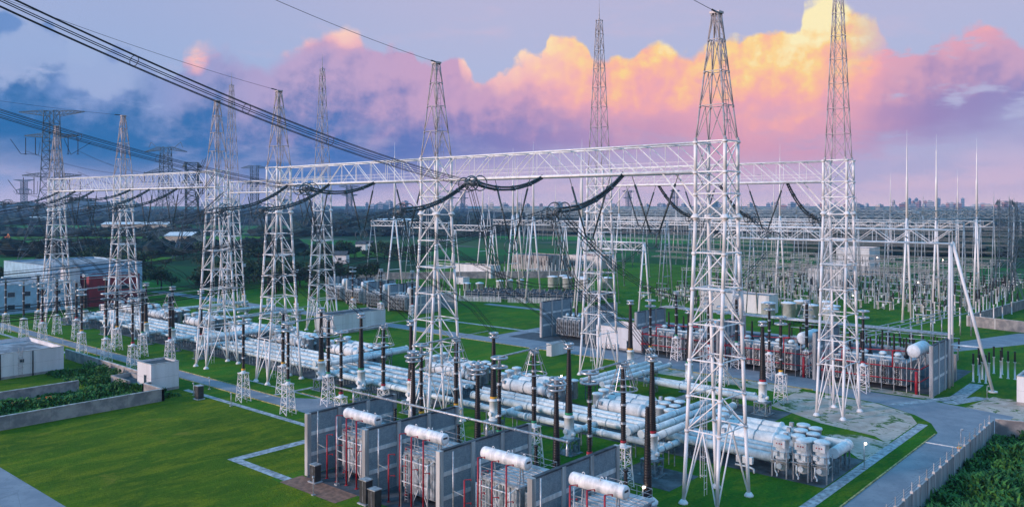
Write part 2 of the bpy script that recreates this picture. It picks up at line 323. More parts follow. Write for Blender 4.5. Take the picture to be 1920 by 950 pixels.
def firewall_mat():
    m = bpy.data.materials.new('precast_blockwork'); m.use_nodes = True; n = NT(m.node_tree); b = m.node_tree.nodes['Principled BSDF']
    p = n.new('ShaderNodeNewGeometry').outputs['Position']; s = n.new('ShaderNodeSeparateXYZ'); n.put(p, s.inputs[0]); cb = n.new('ShaderNodeCombineXYZ')
    n.put(n.m('ADD', s.outputs[0], s.outputs[1]), cb.inputs[0]); n.put(s.outputs[2], cb.inputs[1])
    br = n.new('ShaderNodeTexBrick'); n.put(cb.outputs[0], br.inputs['Vector']); br.inputs['Scale'].default_value = 2.6; br.inputs['Mortar Size'].default_value = .03
    br.inputs['Color1'].default_value = (.31, .39, .44, 1); br.inputs['Color2'].default_value = (.21, .28, .33, 1); br.inputs['Mortar'].default_value = (.12, .16, .19, 1)
    c = n.mix(n.m('MULTIPLY', n.sm(n.noise(p, .8, 7, .7, .5), .45, .7), .6), br.outputs[0], (.12, .16, .20))
    vm = n.new('ShaderNodeVectorMath', operation='MULTIPLY'); n.put(p, vm.inputs[0]); vm.inputs[1].default_value = (1, 1, .1)
    c = n.mix(n.m('MULTIPLY', n.sm(n.noise(vm.outputs[0], 3, 4, .6), .58, .7), .35), c, (.42, .46, .48))
    n.put(c, b.inputs['Base Color']); b.inputs['Roughness'].default_value = .9; return m
G['block'] = firewall_mat()
G['conc'] = mat('precast_concrete', (.52, .52, .52), .85, 0, .22, .9, .15, 14, streak=True)
G['band'] = mat('pale_tie_concrete', (.72, .74, .75), .85, 0, .15, .9, streak=True)
G['yardsteel'] = mat('dull_yard_steel', (.36, .44, .49), .5, .2, .2, .6)
G['compound'] = mat('old_rendered_wall', (.34, .32, .31), .9, 0, .3, .5, .2, 8, c2=(.19, .19, .20))
G['woods'] = mat('distant_woodland', (.008, .030, .018), .95, 0, .3, .03, c2=(.003, .012, .010))
def leaf_mat(name, a, b_, c_):
    m = bpy.data.materials.new(name); m.use_nodes = True; n = NT(m.node_tree); b = m.node_tree.nodes['Principled BSDF']
    g = n.new('ShaderNodeNewGeometry'); c = n.ramp(g.outputs['Random Per Island'], [(0, a), (.55, b_), (1, c_)])
    c = n.mix(n.m('MULTIPLY', n.sm(n.noise(g.outputs['Position'], .35, 3), .4, .7), .5), c, a)
    n.put(c, b.inputs['Base Color']); b.inputs['Roughness'].default_value = .8; return m
G['leaf'] = leaf_mat('dark_leaves', (.005, .028, .012), (.012, .052, .018), (.035, .085, .018))
G['reed'] = leaf_mat('bright_undergrowth_leaves', (.010, .07, .014), (.025, .14, .018), (.08, .22, .02))
def emit(name, c, s):
    m = bpy.data.materials.new(name); m.use_nodes = True; n = m.node_tree; b = n.nodes['Principled BSDF']; b.inputs['Emission Color'].default_value = c + (1,); b.inputs['Emission Strength'].default_value = s
    b.inputs['Base Color'].default_value = c + (1,); return m
G['lamp'] = emit('lit_lamp', (1, .78, .6), 14)
# ================================================================ ground
def sheet(name, poly, z, m, kind='structure'):
    mb = MB(); mb.quad(*[(x, y, z) for x, y in poly]); return struct(name, mb, m, kind)
def sheets(name, polys, z, m):
    mb = MB()
    for i, p_ in enumerate(polys): mb.quad(*[(x, y, z + i * .0012) for x, y in p_])
    return struct(name, mb, m)
def rect(x0, x1, y0, y1): return [(x0, y0), (x1, y0), (x1, y1), (x0, y1)]
def arc(cx, cy, r, a0, a1, n=8): return [(cx + r * math.cos(R(a0 + (a1 - a0) * i / n)), cy + r * math.sin(R(a0 + (a1 - a0) * i / n))) for i in range(n + 1)]
sheet('ground', rect(-30000, 16000, -16000, 30000), -.02, G['field'])
for D0, D1, p0, p1 in ((650, 760, -300, 590), (520, 560, 120, 330), (560, 640, 590, 800), (470, 520, 800, 900), (880, 930, -200, 500), (1000, 1060, 560, 900)):
    sheet('green_field', [camxy(p0, D0), camxy(p1, D0), camxy(p1, D1), camxy(p0, D1)], .002, G['lawn2'])
sheet('lawn', [(-330, 20), (-27, 20), (-27, 150), (10, 150), (10, 190), (-40, 430), (-330, 430)], 0, G['lawn2'])
sheets('front_lawn', [rect(-310, -93, 20, 77), rect(-92.999, -38.2, 20, 59.6)], .004, G['lawn'])
# roads
sheets('road', [rect(-320, -118, 82.3, 85.9), [(-118, 82.3), (-112, 79.3), (-112, 91), (-124, 90.5), (-131, 85.9), (-118, 85.9)],
    rect(-34.2, -27.3, 20, 139), [(-34.2, 139), (-27.3, 139), (-27.3, 150), (-36, 152.5), (-47, 153), (-40, 148.5), (-36.5, 144.5)],
    [(-47, 153), (-36, 152.5), (-27.3, 150), (-27.3, 158), (-40, 161), (-60, 162), (-60, 155.5)], rect(-330, -60, 156, 162)], .008, G['road'])
sheet('access_road', rect(-260, -93.5, 20, 38.4), .012, G['road'])
sheets('branch_road', [rect(-150, -146, 162, 215), [(-60, 215), (-52, 215), (-30, 262), (-30, 268), (-44, 262)], rect(-200, -60, 214, 217.5)], .012, G['road'])
tf = MB()
for x0, x1, y0, y1 in ((-146, -60, 162, 168.5), (-40.7, -36.5, 162, 164)): tf.quad(*[(x, y, .012) for x, y in rect(x0, x1, y0, y1)])
struct('apron', tf, G['road'])
# paths
sheets('path', [rect(-150, -93, 77.2, 78.3), rect(-38, -36.6, 60, 143), rect(-104.6, -102.9, 61, 78), [(-104.6, 60.2), (-90, 60.2), (-90, 61.5), (-104.6, 61.5)],
    rect(-320, -190, 78, 79), rect(-150, -110, 90, 90.5), [(-46, 153.4), (-44, 153.4), (-37, 167), (-39, 167)], rect(-39, -36.5, 164.5, 182), [(-39, 161), (-36.5, 161), (-33, 170), (-35.5, 170)],
    rect(-134, -133, 84.5, 95), rect(-92, -91, 141, 156), rect(-190, -138, 176, 177.5), rect(-76.5, -74.5, 118, 143)], .016, G['path'])
# concrete apron under the gas insulated switchgear, and soil
sheets('concrete_pad', [rect(-275, -104, 99.2, 119), rect(-104, -38.2, 102.6, 117.6), rect(-66, -56, 128, 136.5), rect(-61, -52, 89, 96.5), rect(-96, -88, 141, 147)], .010, mat('switchgear_pad', (.09, .12, .14), .85, 0, .3, .4))
sheets('bare_soil', [[(-61, 139), (-50, 133), (-41, 131), (-38.2, 128), (-38.2, 143), (-41, 149), (-48, 153), (-62, 153.5)], [(-59, 162.2), (-41, 162.2), (-41, 164.5), (-59, 167)], [(-35, 160), (-20, 152.3), (-10, 160), (-14, 172), (-33, 172)], rect(-100, -62, 150, 155.7), [(-39, 117.8), (-37, 117.8), (-37, 128), (-43, 130), (-47, 127)]], .006, G['soil'])
sheets('brown_paving', [rect(-91, -79.6, 59.6, 63)], .020, G['brown'])
sheets('reactor_bay_floor', [rect(-90.3, -34, 63, 80)], .014, G['darkroof'])
sheets('transformer_bay_floor', [rect(-146, -41.5, 166, 196)], .015, G['darkroof'])
kb = MB()
for x0, x1, y in ((-320, -120, 82.2), (-320, -131, 86.0), (-320, -60, 155.9)): kb.bb(x0, x1, y - .1, y + .1, 0, .12)
for x in (-34.3,): kb.bb(x - .1, x + .1, 20, 138, 0, .12)
kb.bb(-130.9, -124, 90.5, 90.7, 0, .12)
struct('kerb', kb, G['kerb'])
# ================================================================ big white gantries
def corner(i, w): sx, sy = w; return ((-sx / 2, -sy / 2), (sx / 2, -sy / 2), (sx / 2, sy / 2), (-sx / 2, sy / 2))[i]
def lerpw(z, prof):
    for (z0, a, b), (z1, c, d) in zip(prof, prof[1:]):
        if z <= z1: t = (z - z0) / (z1 - z0); return (a + (c - a) * t, b + (d - b) * t)
    return prof[-1][1:]
def lattice(mb, levels, prof, rl, rd, style='Z', rings=True):
    P3 = lambda i, z: corner(i % 4, lerpw(z, prof)) + (z,)
    for k, (z0, z1) in enumerate(zip(levels, levels[1:])):
        st = style if isinstance(style, str) else style[k]
        for i in range(4):
            a0, b0 = P3(i, z0), P3(i + 1, z0); a1, b1 = P3(i, z1), P3(i + 1, z1)
            mb.tube(a0, a1, rl, 7)
            if rings: mb.tube(a1, b1, rd, 5, cap=False)
            if st == 'Z':
                if i % 2 == 0: mb.tube(a0, b1, rd, 5, cap=False)
                else: mb.tube(b0, a1, rd, 5, cap=False)
            elif st == 'X': mb.tube(a0, b1, rd, 5, cap=False); mb.tube(b0, a1, rd, 5, cap=False)
            elif st == 'K':
                mid = tuple((p + q_) / 2 for p, q_ in zip(a1, b1)); mb.tube(a0, mid, rd * 1.15, 5, cap=False); mb.tube(b0, mid, rd * 1.15, 5, cap=False)
            mb.lathe((a1[0], a1[1], a1[2] - .25), [(rl * 1.5, 0), (rl * 1.5, .3)], 7)
    for i in range(4):
        x, y, z = P3(i, levels[0]); mb.lathe((x, y, z), [(rl * 2.6, 0), (rl * 2.6, .12), (rl * 1.3, .5)], 8)
CG = 1
def ladder(mb, a, b, w=.6, cage=True, step=.75, r=.035):
    a = Vector(a); b = Vector(b); n = int((b - a).length / step); s = Vector((0, w / 2, 0))
    mb.tube(a - s, b - s, r, 4); mb.tube(a + s, b + s, r, 4)
    for i in range(1, n):
        p = a + (b - a) * (i / n); mb.tube(p - s, p + s, r * .8, 4)
        if cage and i % 3 == 0:
            h = [p + Vector((CG * .75 * math.sin(t), w / 2 * 1.1 * math.cos(t), 0)) for t in (0, .8, 1.57, 2.34, 3.14)]; mb.path(h, r * .8, 4)
    if cage:
        for t in (.8, 1.57, 2.34): mb.tube(a + Vector((CG * .75 * math.sin(t), w / 2 * 1.1 * math.cos(t), 2)), b + Vector((CG * .75 * math.sin(t), w / 2 * 1.1 * math.cos(t), 0)), r * .7, 4)
PROF = [(0, 4.4, 7.6), (9, 4.2, 6.2), (33.5, 3.9, 3.0), (42.6, 3.9, 3.0)]
def col_mesh():
    mb = MB(); lattice(mb, [0, 8.6, 12.6, 16.8, 21, 25.2, 29.4, 33.5], PROF, .225, .088, ['K', 'Z', 'Z', 'Z', 'Z', 'Z', 'Z'])
    lattice(mb, [33.5, 36.4, 39.0, 42.6], PROF, .225, .088, 'X')
    for z in (0, 0):
        for i in range(4): pass
    mb.bb(-1.9, 1.9, -1.4, 1.4, 24.95, 25.02); mb.box((0, -1.9, 25.6), (3.6, .06, .06)); mb.box((0, -1.9, 26.1), (3.6, .06, .06))
    return mb
COLM = col_mesh().mesh('gantry_column', G['tower'])
_l = MB(); ladder(_l, (1.3, .3, .3), (1.3, .3, 42.5)); LADM = _l.mesh('column_ladder', G['tower'])
def peak_mesh(z0, z1, w0, w1, n, rl, rd, cap=True, rod=0):
    mb = MB(); pr = [(z0, w0[0], w0[1]), (z1, w1, w1)]; lv = [z0 + (z1 - z0) * (1 - (1 - i / n) ** 1.15) for i in range(n + 1)]
    lattice(mb, lv, pr, rl, rd, 'K' if not rod else 'X')
    if cap: mb.box((0, 0, z1 + .12), (1.3, 1.1, .25))
    if rod: mb.lathe((0, 0, z1), [(.25, 0), (.12, .5), (.07, 2.2), (.03, rod)], 6)
    return mb
PEAK = peak_mesh(42.6, 57.8, (3.9, 3.0), .8, 4, .10, .05).mesh('earth_wire_peak', G['peak'])
_l = MB(); ladder(_l, (-2.1, .5, 42.7), (-.75, .5, 57.5), cage=True); PLAD = _l.mesh('peak_ladder', G['peak'])
MAST = peak_mesh(42.6, 73.6, (3.4, 3.0), .9, 8, .095, .042, cap=False, rod=4.2).mesh('lightning_mast', G['peak'])
_l = MB(); ladder(_l, (.5, .3, 42.7), (.3, .3, 73), cage=False); MLAD = _l.mesh('mast_ladder', G['peak'])
def inst(name, me, parent, loc=(0, 0, 0)):
    o = bpy.data.objects.new(name, me); COL.objects.link(o); o.parent = parent; o.location = loc; return o
def beam_mesh(L):
    mb = MB(); n = max(4, round(L / 4.3)); z0, z1, hy = 39.0, 42.5, 1.5
    for y in (-hy, hy):
        mb.tube((0, y, z0), (L, y, z0), .18, 7); mb.tube((0, y, z1), (L, y, z1), .12, 7)
        for i in range(n):
            xa = L * i / n; xb = L * (i + 1) / n; mb.tube((xa, y, z0), (xa, y, z1), .05, 5)
            mb.tube((xa, y, z0 if i < n / 2 else z1), (xb, y, z1 if i < n / 2 else z0), .065, 5)
    for x_, x2 in ((0, 4.6), (L, L - 4.6)):
        for y in (-hy, hy): mb.tube((x_, y, 33.8), (x2, y, 38.9), .11, 5)
    for i in range(n + 1):
        x = L * i / n; mb.tube((x, -hy, z1), (x, hy, z1), .07, 4); mb.tube((x, -hy, z0), (x, hy, z0), .09, 4)
        if i < n: mb.tube((x, -hy, z1), (x + L / n, hy, z1), .04, 4); mb.tube((x, hy, z0), (x + L / n, -hy, z0), .05, 4)
    return mb
def rail_mesh(L):
    mb = MB(); mb.bb(1, L - 1, -.45, .45, 39.2, 39.26)
    for y in (-.5, .5):
        for z in (39.8, 40.35): mb.tube((1, y, z), (L - 1, y, z), .014, 4)
        for i in range(int(L / 1.4)): mb.tube((1 + i * 1.4, y, 39.2), (1 + i * 1.4, y, 40.35), .012, 4)
    for x in (L * .25, L * .5, L * .75):
        for s in (-.8, .8):
            for y in (-1.2, 1.2): mb.tube((x + s, y, 39.1), (x + s, y, 40.6), .03, 4)
            mb.tube((x + s, -1.2, 40.5), (x + s, 1.2, 40.5), .03, 4)
    return mb
def gantry(label, pts, mast, group):
    (x0, y0) = pts[0]; (xn, yn) = pts[-1]; rz = math.atan2(yn - y0, xn - x0)
    g = thing('steel_gantry', label, 'gantry', (x0, y0, 0), rz, group); xs = [math.hypot(x - x0, y - y0) for x, y in pts]
    for x in xs:
        c = inst('lattice_column', COLM, g, (x, 0, 0)); inst('ladder', LADM, c)
        if mast: p = inst('lightning_mast', MAST, c); 
        else: p = inst('earth_wire_peak', PEAK, c)
        inst('mast_ladder' if mast else 'peak_ladder', MLAD if mast else PLAD, c)
    for a, b in zip(xs, xs[1:]):
        t = beam_mesh(b - a - 3.9).build('truss_beam', G['tower'], g, (a + 1.95, 0, 0)); rail_mesh(b - a - 3.9).build('walkway_railing', G['tower'], t)
    return g
FG = [(-46.3, 90.2), (-96.6, 92.6), (-144.2, 94.3)]
gantry('long front white lattice gantry of three columns spanning the middle and right, nearest beam overhead', FG, False, 'white lattice gantries over the switchyard')
FG2 = [(-168.0, 94.3), (-214.0, 94.0), (-257.0, 94.0)]
gantry('front white lattice gantry at the left edge behind the converging line wires', FG2, False, 'white lattice gantries over the switchyard')
BG1 = [(-50.0, 141.0), (-99.6, 142.0)]
gantry('rear white lattice gantry on the right with two very tall lightning masts', BG1, True, 'white lattice gantries over the switchyard')
gantry('rear white lattice gantry left of centre, seen behind the two left front gantries', [(-194.0, 141.0), (-242.3, 141.0)], True, 'white lattice gantries over the switchyard')
def on(line, X):      # y of a gantry line at X
    (xa, ya), (xb, yb) = line[0], line[-1]; return ya + (yb - ya) * (X - xa) / (xb - xa)
# ================================================================ strings, rings, conductors
def cat_pts(a, b, sag, n=14):
    a = Vector(a); b = Vector(b); return [a + (b - a) * (i / n) - Vector((0, 0, sag * 4 * (i / n) * (1 - i / n))) for i in range(n + 1)]
def disc_string(mb, pts, r, pitch=.26):
    for a, b in zip(pts, pts[1:]):
        L = (b - a).length; mb.tube(a, b, r * .62, 7)
        n = max(1, int(L / pitch))
        for i in range(n):
            c = a + (b - a) * ((i + .5) / n); d = (b - a).normalized() * (pitch * .28); mb.tube(c - d, c + d, r, 8, r * .8)
def strain_string(A, C, label, sag=1.2, far=False, triple=True):
    A = Vector(A); C = Vector(C); t = thing('strain_insulator_string', label, 'insulator', tuple(A), 0, 'strain insulator strings on the gantries')
    d = (C - A).normalized(); side = d.cross(Vector((0, 0, 1))).normalized(); upv = side.cross(d)
    ofs = [side * .28, side * -.28, upv * .42] if triple else [side * .22, side * -.22]
    for o_ in ofs:
        mb = MB(); disc_string(mb, [p - A for p in cat_pts(A + o_ * .6, C + o_, sag, 8)], .155, .34 if not far else .6); mb.build('disc_column', G['string'], t)
    mb = MB()
    for o_ in ofs:
        for k in (.2, .45, .7, .95):
            p = cat_pts(A + o_ * .6, C + o_, sag, 20)[int(k * 20)] - A; mb.tube(p - d * .15, p + d * .15, .21, 6)
    mb.tube((0, 0, .5), (0, 0, 0), .1, 5); mb.build('yoke_clamps', G['ringdk'], t)
    C0 = C - A
    for s in (-1, 1):
        rb = MB(); rb.torus(C0 + side * (s * .75) - d * .2, .95, .075, 20, 6, nrm=side, st=1.35, up=d); rb.torus(C0 + side * (s * .75) + d * 1.2, .8, .07, 18, 6, nrm=side, st=1.2, up=d)
        rb.torus(C0 + side * (s * .55) + d * .5, .6, .05, 14, 5, nrm=side); rb.tube(C0 + side * (s * .75), C0, .06, 5); rb.tube(C0 + side * (s * .75) + d * 1.2, C0 + d * .6, .06, 5)
        rb.build('grading_ring', G['ringdk'], t)
    yb = MB(); yb.box(tuple(C0 + d * .5), (.5, .9, .7), 0); yb.tube(C0 - d * .2, C0 + d * 2, .12, 6); yb.build('line_yoke', G['ringdk'], t)
    return d
def bundle(pts, label, cat='conductor', n=6, rad=.42, r=.042, name='bundled_conductor', group=None, spacers=True):
    pts = [Vector(p) for p in pts]; mb = MB(); O = pts[0]
    d = (pts[-1] - pts[0]); h = Vector((d.x, d.y, 0)); h = h.normalized() if h.length > .1 else Vector((1, 0, 0)); side = h.cross(Vector((0, 0, 1)))
    for k in range(n):
        t = 2 * math.pi * (k + .5) / n; o_ = side * (rad * math.cos(t)) + Vector((0, 0, rad * math.sin(t))) + (h * (rad * math.sin(t)) if abs(d.z) > d.length * .7 else Vector((0, 0, 0)))
        mb.path([p + o_ - O for p in pts], r, 4)
    if spacers and n > 1:
        for i in range(2, len(pts) - 1, 4): mb.torus(pts[i] - O, rad, .03, 8, 3, nrm=tuple(pts[i + 1] - pts[i]))
    o = mb.build(name, G['wire'], None, tuple(O)); return tag(o, label, cat, group)
def vstring(X, Y, label, span=3.4, drop=8.5, zt=38.8):
    t = thing('v_insulator_string', label, 'insulator', (X, Y, zt), 0, 'V-shaped insulator strings hanging under the beams')
    for s in (-1, 1):
        a = Vector((s * span, 0, 0)); b = Vector((s * .35, 0, -drop)); m0 = a.lerp(b, .14); m1 = a.lerp(b, .92)
        mb = MB(); mb.tube(a, m0, .05, 4); mb.tube(m1, b, .05, 4); mb.tube(m0, m1, .15, 7, .11); mb.tube(a.lerp(b, .45), a.lerp(b, .47), .19, 6); mb.build('string_arm', G['string'], t)
    for s in (-1, 1):
        rb = MB(); rb.torus((s * .5, 0, -drop - .3), .95, .07, 20, 6, nrm=(1, .25 * s, 0), st=1.0); rb.build('grading_ring', G['ringdk'], t)
BAYA = [(-59.0, 34.3, 'right'), (-72.8, 37.8, 'middle'), (-87.3, 34.2, 'left')]
BAYB = [(-111.0, 37.6, 'right'), (-124.4, 34.2, 'middle'), (-138.5, 34.2, 'left')]
BAYC = [(-183.0, 34.5, 'first'), (-196.5, 34.5, 'second'), (-206.5, 36.5, 'third'), (-228.0, 34.5, 'fourth'), (-240.0, 34.5, 'fifth'), (-251.0, 35.5, 'sixth')]
BUSH_A = [-57.0, -70.8, -85.5]; BUSH_B = [-104.8, -118.5, -130.8]; BUSH_C = [-178.0, -192.0, -206.5, -231.0, -245.5, -258.3]
def yb_(X): return 93.2 + (X + 57) * -.022
for bay, line, bush, bn in ((BAYA, FG, BUSH_A, 'right span of the front gantry'), (BAYB, FG, BUSH_B, 'left span of the front gantry'), (BAYC, FG2, BUSH_C, 'left-edge gantry')):
    for (X, zc, w), bx in zip(bay, bush):
        Y = on(line, X) - 1.4; far = bn == 'left-edge gantry'; C = (X, Y - 13.6, zc)
        strain_string((X, Y, 38.8), C, f'thick dark strain insulator string, {w} phase under the {bn}', far=far)
        wl = f'{w} phase, {bn}'
        if zc > 37: tgt = [(X + 17, Y - 74, zc + 10), 1.2]
        else: tgt = [(X + 4, Y - 125, zc - 2), 5.0]
        bundle(cat_pts((X, Y - 14.8, zc), tgt[0], tgt[1], 22), f'incoming line bundle of dark wires, {wl}', group='line conductor bundles', n=6 if not far else 4, rad=.45, r=.036)
        by = yb_(bx); top = (bx, by, 15.6)
        a = Vector((X, Y - 14.2, zc - .7)); mid = [a, a + Vector((.3, .8, -3)), a + Vector((.8, 2.6, -7.5)), Vector((X * .6 + bx * .4, Y - 8.5, 24)), Vector((X * .25 + bx * .75, by - 4, 19.6)), Vector(top)]
        bundle(mid, f'dropper wires to the bushing, {wl}', group='dropper wires to the bushings', n=4, rad=.38, r=.04, name='dropper_wire', spacers=False)
for nm, xs, line in (('right span of the front gantry', (-55.5, -66, -80.5), FG), ('left span of the front gantry', (-104.5, -117.5, -131.5), FG), ('left-edge gantry', (-176, -190, -203, -223, -235, -246), FG2)):
    for i, X in enumerate(xs): vstring(X, on(line, X) + .8, f'thin V-shaped string, {ORD[i]} from the right under the {nm}', drop=8 + (i % 3) * .8)
for i, X in enumerate((-63, -76, -89)):
    vstring(X, 141.3, f'V-shaped string under the rear right gantry beam, {ORD[i]} from the right')
    strain_string((X + 4, 141.5, 38.8), (X + 4, 154.5, 32.5), f'thick strain insulator string beyond the rear right gantry, {ORD[i]} from the right', far=True)
    bundle(cat_pts((X + 4, 155.5, 32.3), (X + 4, 176, 29), 1.5, 10), f'wire bundle beyond the rear right gantry, {ORD[i]} from the right', group='line conductor bundles', n=4)
for i, (X, X2) in enumerate(((-59, -63), (-87.3, -89))):
    bundle(cat_pts((X, on(FG, X) - 14, 34), (X2, 141.3, 26.5), 9.0, 20), f'deep sagging jumper bundle from front to rear gantry, {ORD[i]} from the right', group='line conductor bundles', n=4, rad=.4)
for i, X in enumerate((-203, -216, -230)): vstring(X, 141.3, f'V-shaped insulator string under the rear left gantry beam, {ORD[i]} from the right')
# earth wires from the peaks
for i, ((x, y), (ex, ey, ez)) in enumerate((((-46.3, 90.2), (-33, 24, 58.5)), ((-96.6, 92.6), (-76, 22, 63)), ((-144.2, 94.3), (-116, 16, 66)), ((-214, 94), (-180, 8, 60)))):
    mb = MB(); pts = cat_pts((x, y, 58), (ex, ey, ez), 1.2, 16); mb.path([p - pts[0] for p in pts], .035, 4); q0 = pts[1] - pts[0]; mb.tube(q0 * .15, q0 * .45, .12, 5)
    tag(mb.build('earth_wire', G['wire'], None, tuple(pts[0])), f'thin earth wire rising left from the {ORD[i]} front gantry peak from the right', 'wire', 'thin earth wires')
# ================================================================ bushings, arresters, post insulators
def sheds(r0, r1, z0, z1, pitch=.28, dp=.07):
    n = int((z1 - z0) / pitch); prof = []
    for i in range(n):
        t = i / n; r = r0 + (r1 - r0) * t; z = z0 + (z1 - z0) * t; prof += [(r - dp, z), (r, z + pitch * .35), (r - dp, z + pitch * .7)]
    prof.append((r1 - dp, z1)); return prof
def gis_bushing(band):
    t = thing('gas_bushing', '-', 'bushing')
    st = MB()
    for x in (-1, 1):
        for y in (-1, 1): st.bb(x - .09, x + .09, y - .09, y + .09, 0, 2); 
    for s in (-1, 1): st.tube((-1, s, .1), (1, s, 1.9), .06, 4); st.tube((s, -1, .1), (s, 1, 1.9), .06, 4); st.tube((-1, s, 1.9), (1, s, .1), .06, 4)
    st.bb(-1.15, 1.15, -1.15, 1.15, 1.9, 2.1); st.bb(-1.5, 1.5, -1.4, 1.4, 0, .12); st.box((1.3, -.2, .9), (.5, .6, 1)); st.build('support_frame', G['steel'], t)
    bs = MB().lathe((0, 0, 2.1), [(.8, 0), (.8, .15), (.66, .2), (.66, 2.9), (.8, 2.95), (.8, 3.1), (.6, 3.2), (.56, 3.35)], 16); bs.lathe((0, -.6, 3.2), [(.35, 0), (.35, -.35)], 10, 'Y'); bs.lathe((.5, 0, 2.8), [(.3, 0), (.3, .5), (.2, .55)], 10, 'X'); bs.tube((.5, .5, 2.2), (.5, .5, 5), .05, 5)
    bs.build('housing', G['gis2'], t)
    MB().lathe((0, 0, 5.45), [(.58, 0), (.58, .3)], 16).build('phase_band', band, t)
    MB().lathe((0, 0, 0), sheds(.57, .30, 5.75, 14.6), 16).build('insulator', G['ceramic'], t)
    tp = MB().lathe((0, 0, 14.6), [(.3, 0), (.35, .1), (.3, .8), (.1, .9)], 12)
    for z, rr in ((14.85, .62), (15.4, .62)): tp.torus((0, 0, z), rr, .17, 20, 8)
    for a in range(4): tp.tube((0, 0, 15.1), (.6 * math.cos(a * 1.57), .6 * math.sin(a * 1.57), 14.9 + .4 * (a % 2)), .04, 4)
    tp.build('corona_ring', G['ring'], t); return t
def pedestal(mb, h, w0=.95, w1=.6):
    pr = [(0, w0 * 2, w0 * 2), (h, w1 * 2, w1 * 2)]; n = 5; lv = [h * i / n for i in range(n + 1)]
    for k, (z0, z1) in enumerate(zip(lv, lv[1:])):
        for i in range(4):
            a0 = corner(i, lerpw(z0, pr)) + (z0,); b0 = corner((i + 1) % 4, lerpw(z0, pr)) + (z0,); a1 = corner(i, lerpw(z1, pr)) + (z1,); b1 = corner((i + 1) % 4, lerpw(z1, pr)) + (z1,)
            mb.tube(a0, a1, .085, 5); mb.tube(a1, b1, .05, 4); (mb.tube(a0, b1, .05, 4) if k % 2 else mb.tube(b0, a1, .05, 4))
    mb.bb(-w1 - .15, w1 + .15, -w1 - .15, w1 + .15, h, h + .12)
def post(kind, band):
    t = thing('surge_arrester' if kind == 'cone' else 'post_insulator', '-', 'surge arrester' if kind == 'cone' else 'insulator'); h = 5.0
    mb = MB(); pedestal(mb, h); mb.build('lattice_pedestal', G['tower'], t)
    MB().lathe((0, 0, h + .1), [(.55, 0), (.55, .1), (.35, .2), (.35, .45)], 12).build('base_fitting', G['gis2'], t)
    MB().lathe((0, 0, h + .55), [(.37, 0), (.37, .3)], 14).build('phase_band', band, t)
    top = 15.0 if kind == 'cone' else 14.0; r = .36 if kind == 'cone' else .30; seg = 4; z = h + .85; L = (top - z) / seg
    ins = MB(); fl = MB()
    for k in range(seg):
        ins.lathe((0, 0, 0), sheds(r, r, z + k * L, z + (k + 1) * L - .25, .26), 14); fl.lathe((0, 0, z + (k + 1) * L - .27), [(r + .04, 0), (r + .04, .09), (r - .06, .12), (r + .04, .18), (r + .04, .27)], 14)
    ins.build('insulator', G['ceramic'], t); fl.build('flanges', G['ring'], t)
    if kind == 'cone':
        rg = MB(); rg.torus((0, 0, 12.2), 1.75, .09, 28, 6); rg.torus((0, 0, 13.6), 1.12, .08, 24, 6); rg.torus((0, 0, 15.1), .62, .12, 20, 6); rg.torus((0, 0, 15.5), .62, .12, 20, 6)
        for a in range(8): c, s = math.cos(a * math.pi / 4), math.sin(a * math.pi / 4); rg.tube((1.75 * c, 1.75 * s, 12.2), (.62 * c, .62 * s, 15.3), .045, 4)
        for a in range(4): c, s = math.cos(a * 1.57), math.sin(a * 1.57); rg.tube((0, 0, 15), (.62 * c, .62 * s, 15.1), .06, 4)
        rg.build('grading_cage', G['ring'], t)
    else:
        rg = MB(); rg.torus((0, 0, 14.0), 1.0, .17, 28, 8); rg.torus((0, 0, 15.2), 1.0, .17, 28, 8); rg.lathe((0, 0, 14), [(.2, 0), (.2, 1.4)], 8)
        for a in range(4):
            c, s = math.cos(a * 1.57), math.sin(a * 1.57); rg.tube((0, 0, 14.0), (c, s, 14.0), .05, 4); rg.tube((0, 0, 15.2), (c, s, 15.2), .05, 4)
        rg.build('corona_ring', G['ring'], t)
    mb = MB(); mb.tube((1.15, 0, 0), (1.15, 0, 5.4), .05, 5); mb.tube((.6, 0, 5.2), (1.15, 0, 5.2), .04, 4); mb.build('earth_pole', G['galv'], t)
    return t
BND = {'red': G['red'], 'yellow': G['yellow'], 'green': G['green']}
protoB = {c: reg(gis_bushing(BND[c])) for c in BND}; protoC = {c: reg(post('cone', BND[c])) for c in BND}; protoR = {c: reg(post('ring', BND[c])) for c in BND}
used = set()
def place(proto, key, loc, label, group, rz=0):
    p = proto[key]; tagk = p.name
    if tagk not in used:
        used.add(tagk); p.location = loc; p.rotation_euler = (0, 0, rz); p['label'] = label; p['group'] = group; return p
    return dup(p, loc, rz, label, group)
cyc = ['red', 'green', 'yellow']
fb = [(X, yb_(X)) for X in BUSH_A + BUSH_B + BUSH_C]
for i, (X, Y) in enumerate(fb): place(protoB, cyc[i % 3], (X, Y, 0), f'tall black bushing with {cyc[i % 3]} base band, {ORD[i]} from the right in the front row', 'tall black bushings of the switchgear')
for i, (X, Y) in enumerate(((-59.6, 132.6), (-77.0, 139.0), (-93.1, 143.8), (-214, 146), (-230.5, 147), (-247.1, 148.2))): place(protoB, cyc[i % 3], (X, Y, 0), f'tall black bushing by the rear road, {ORD[i]} from the right, {cyc[i % 3]} band', 'tall black bushings of the switchgear')
CON = [-57.1, -71.5, -86.4, -104.8, -119.6, -133.5, -177.3, -190.5, -203.8, -228.0, -241.0, -254.5]
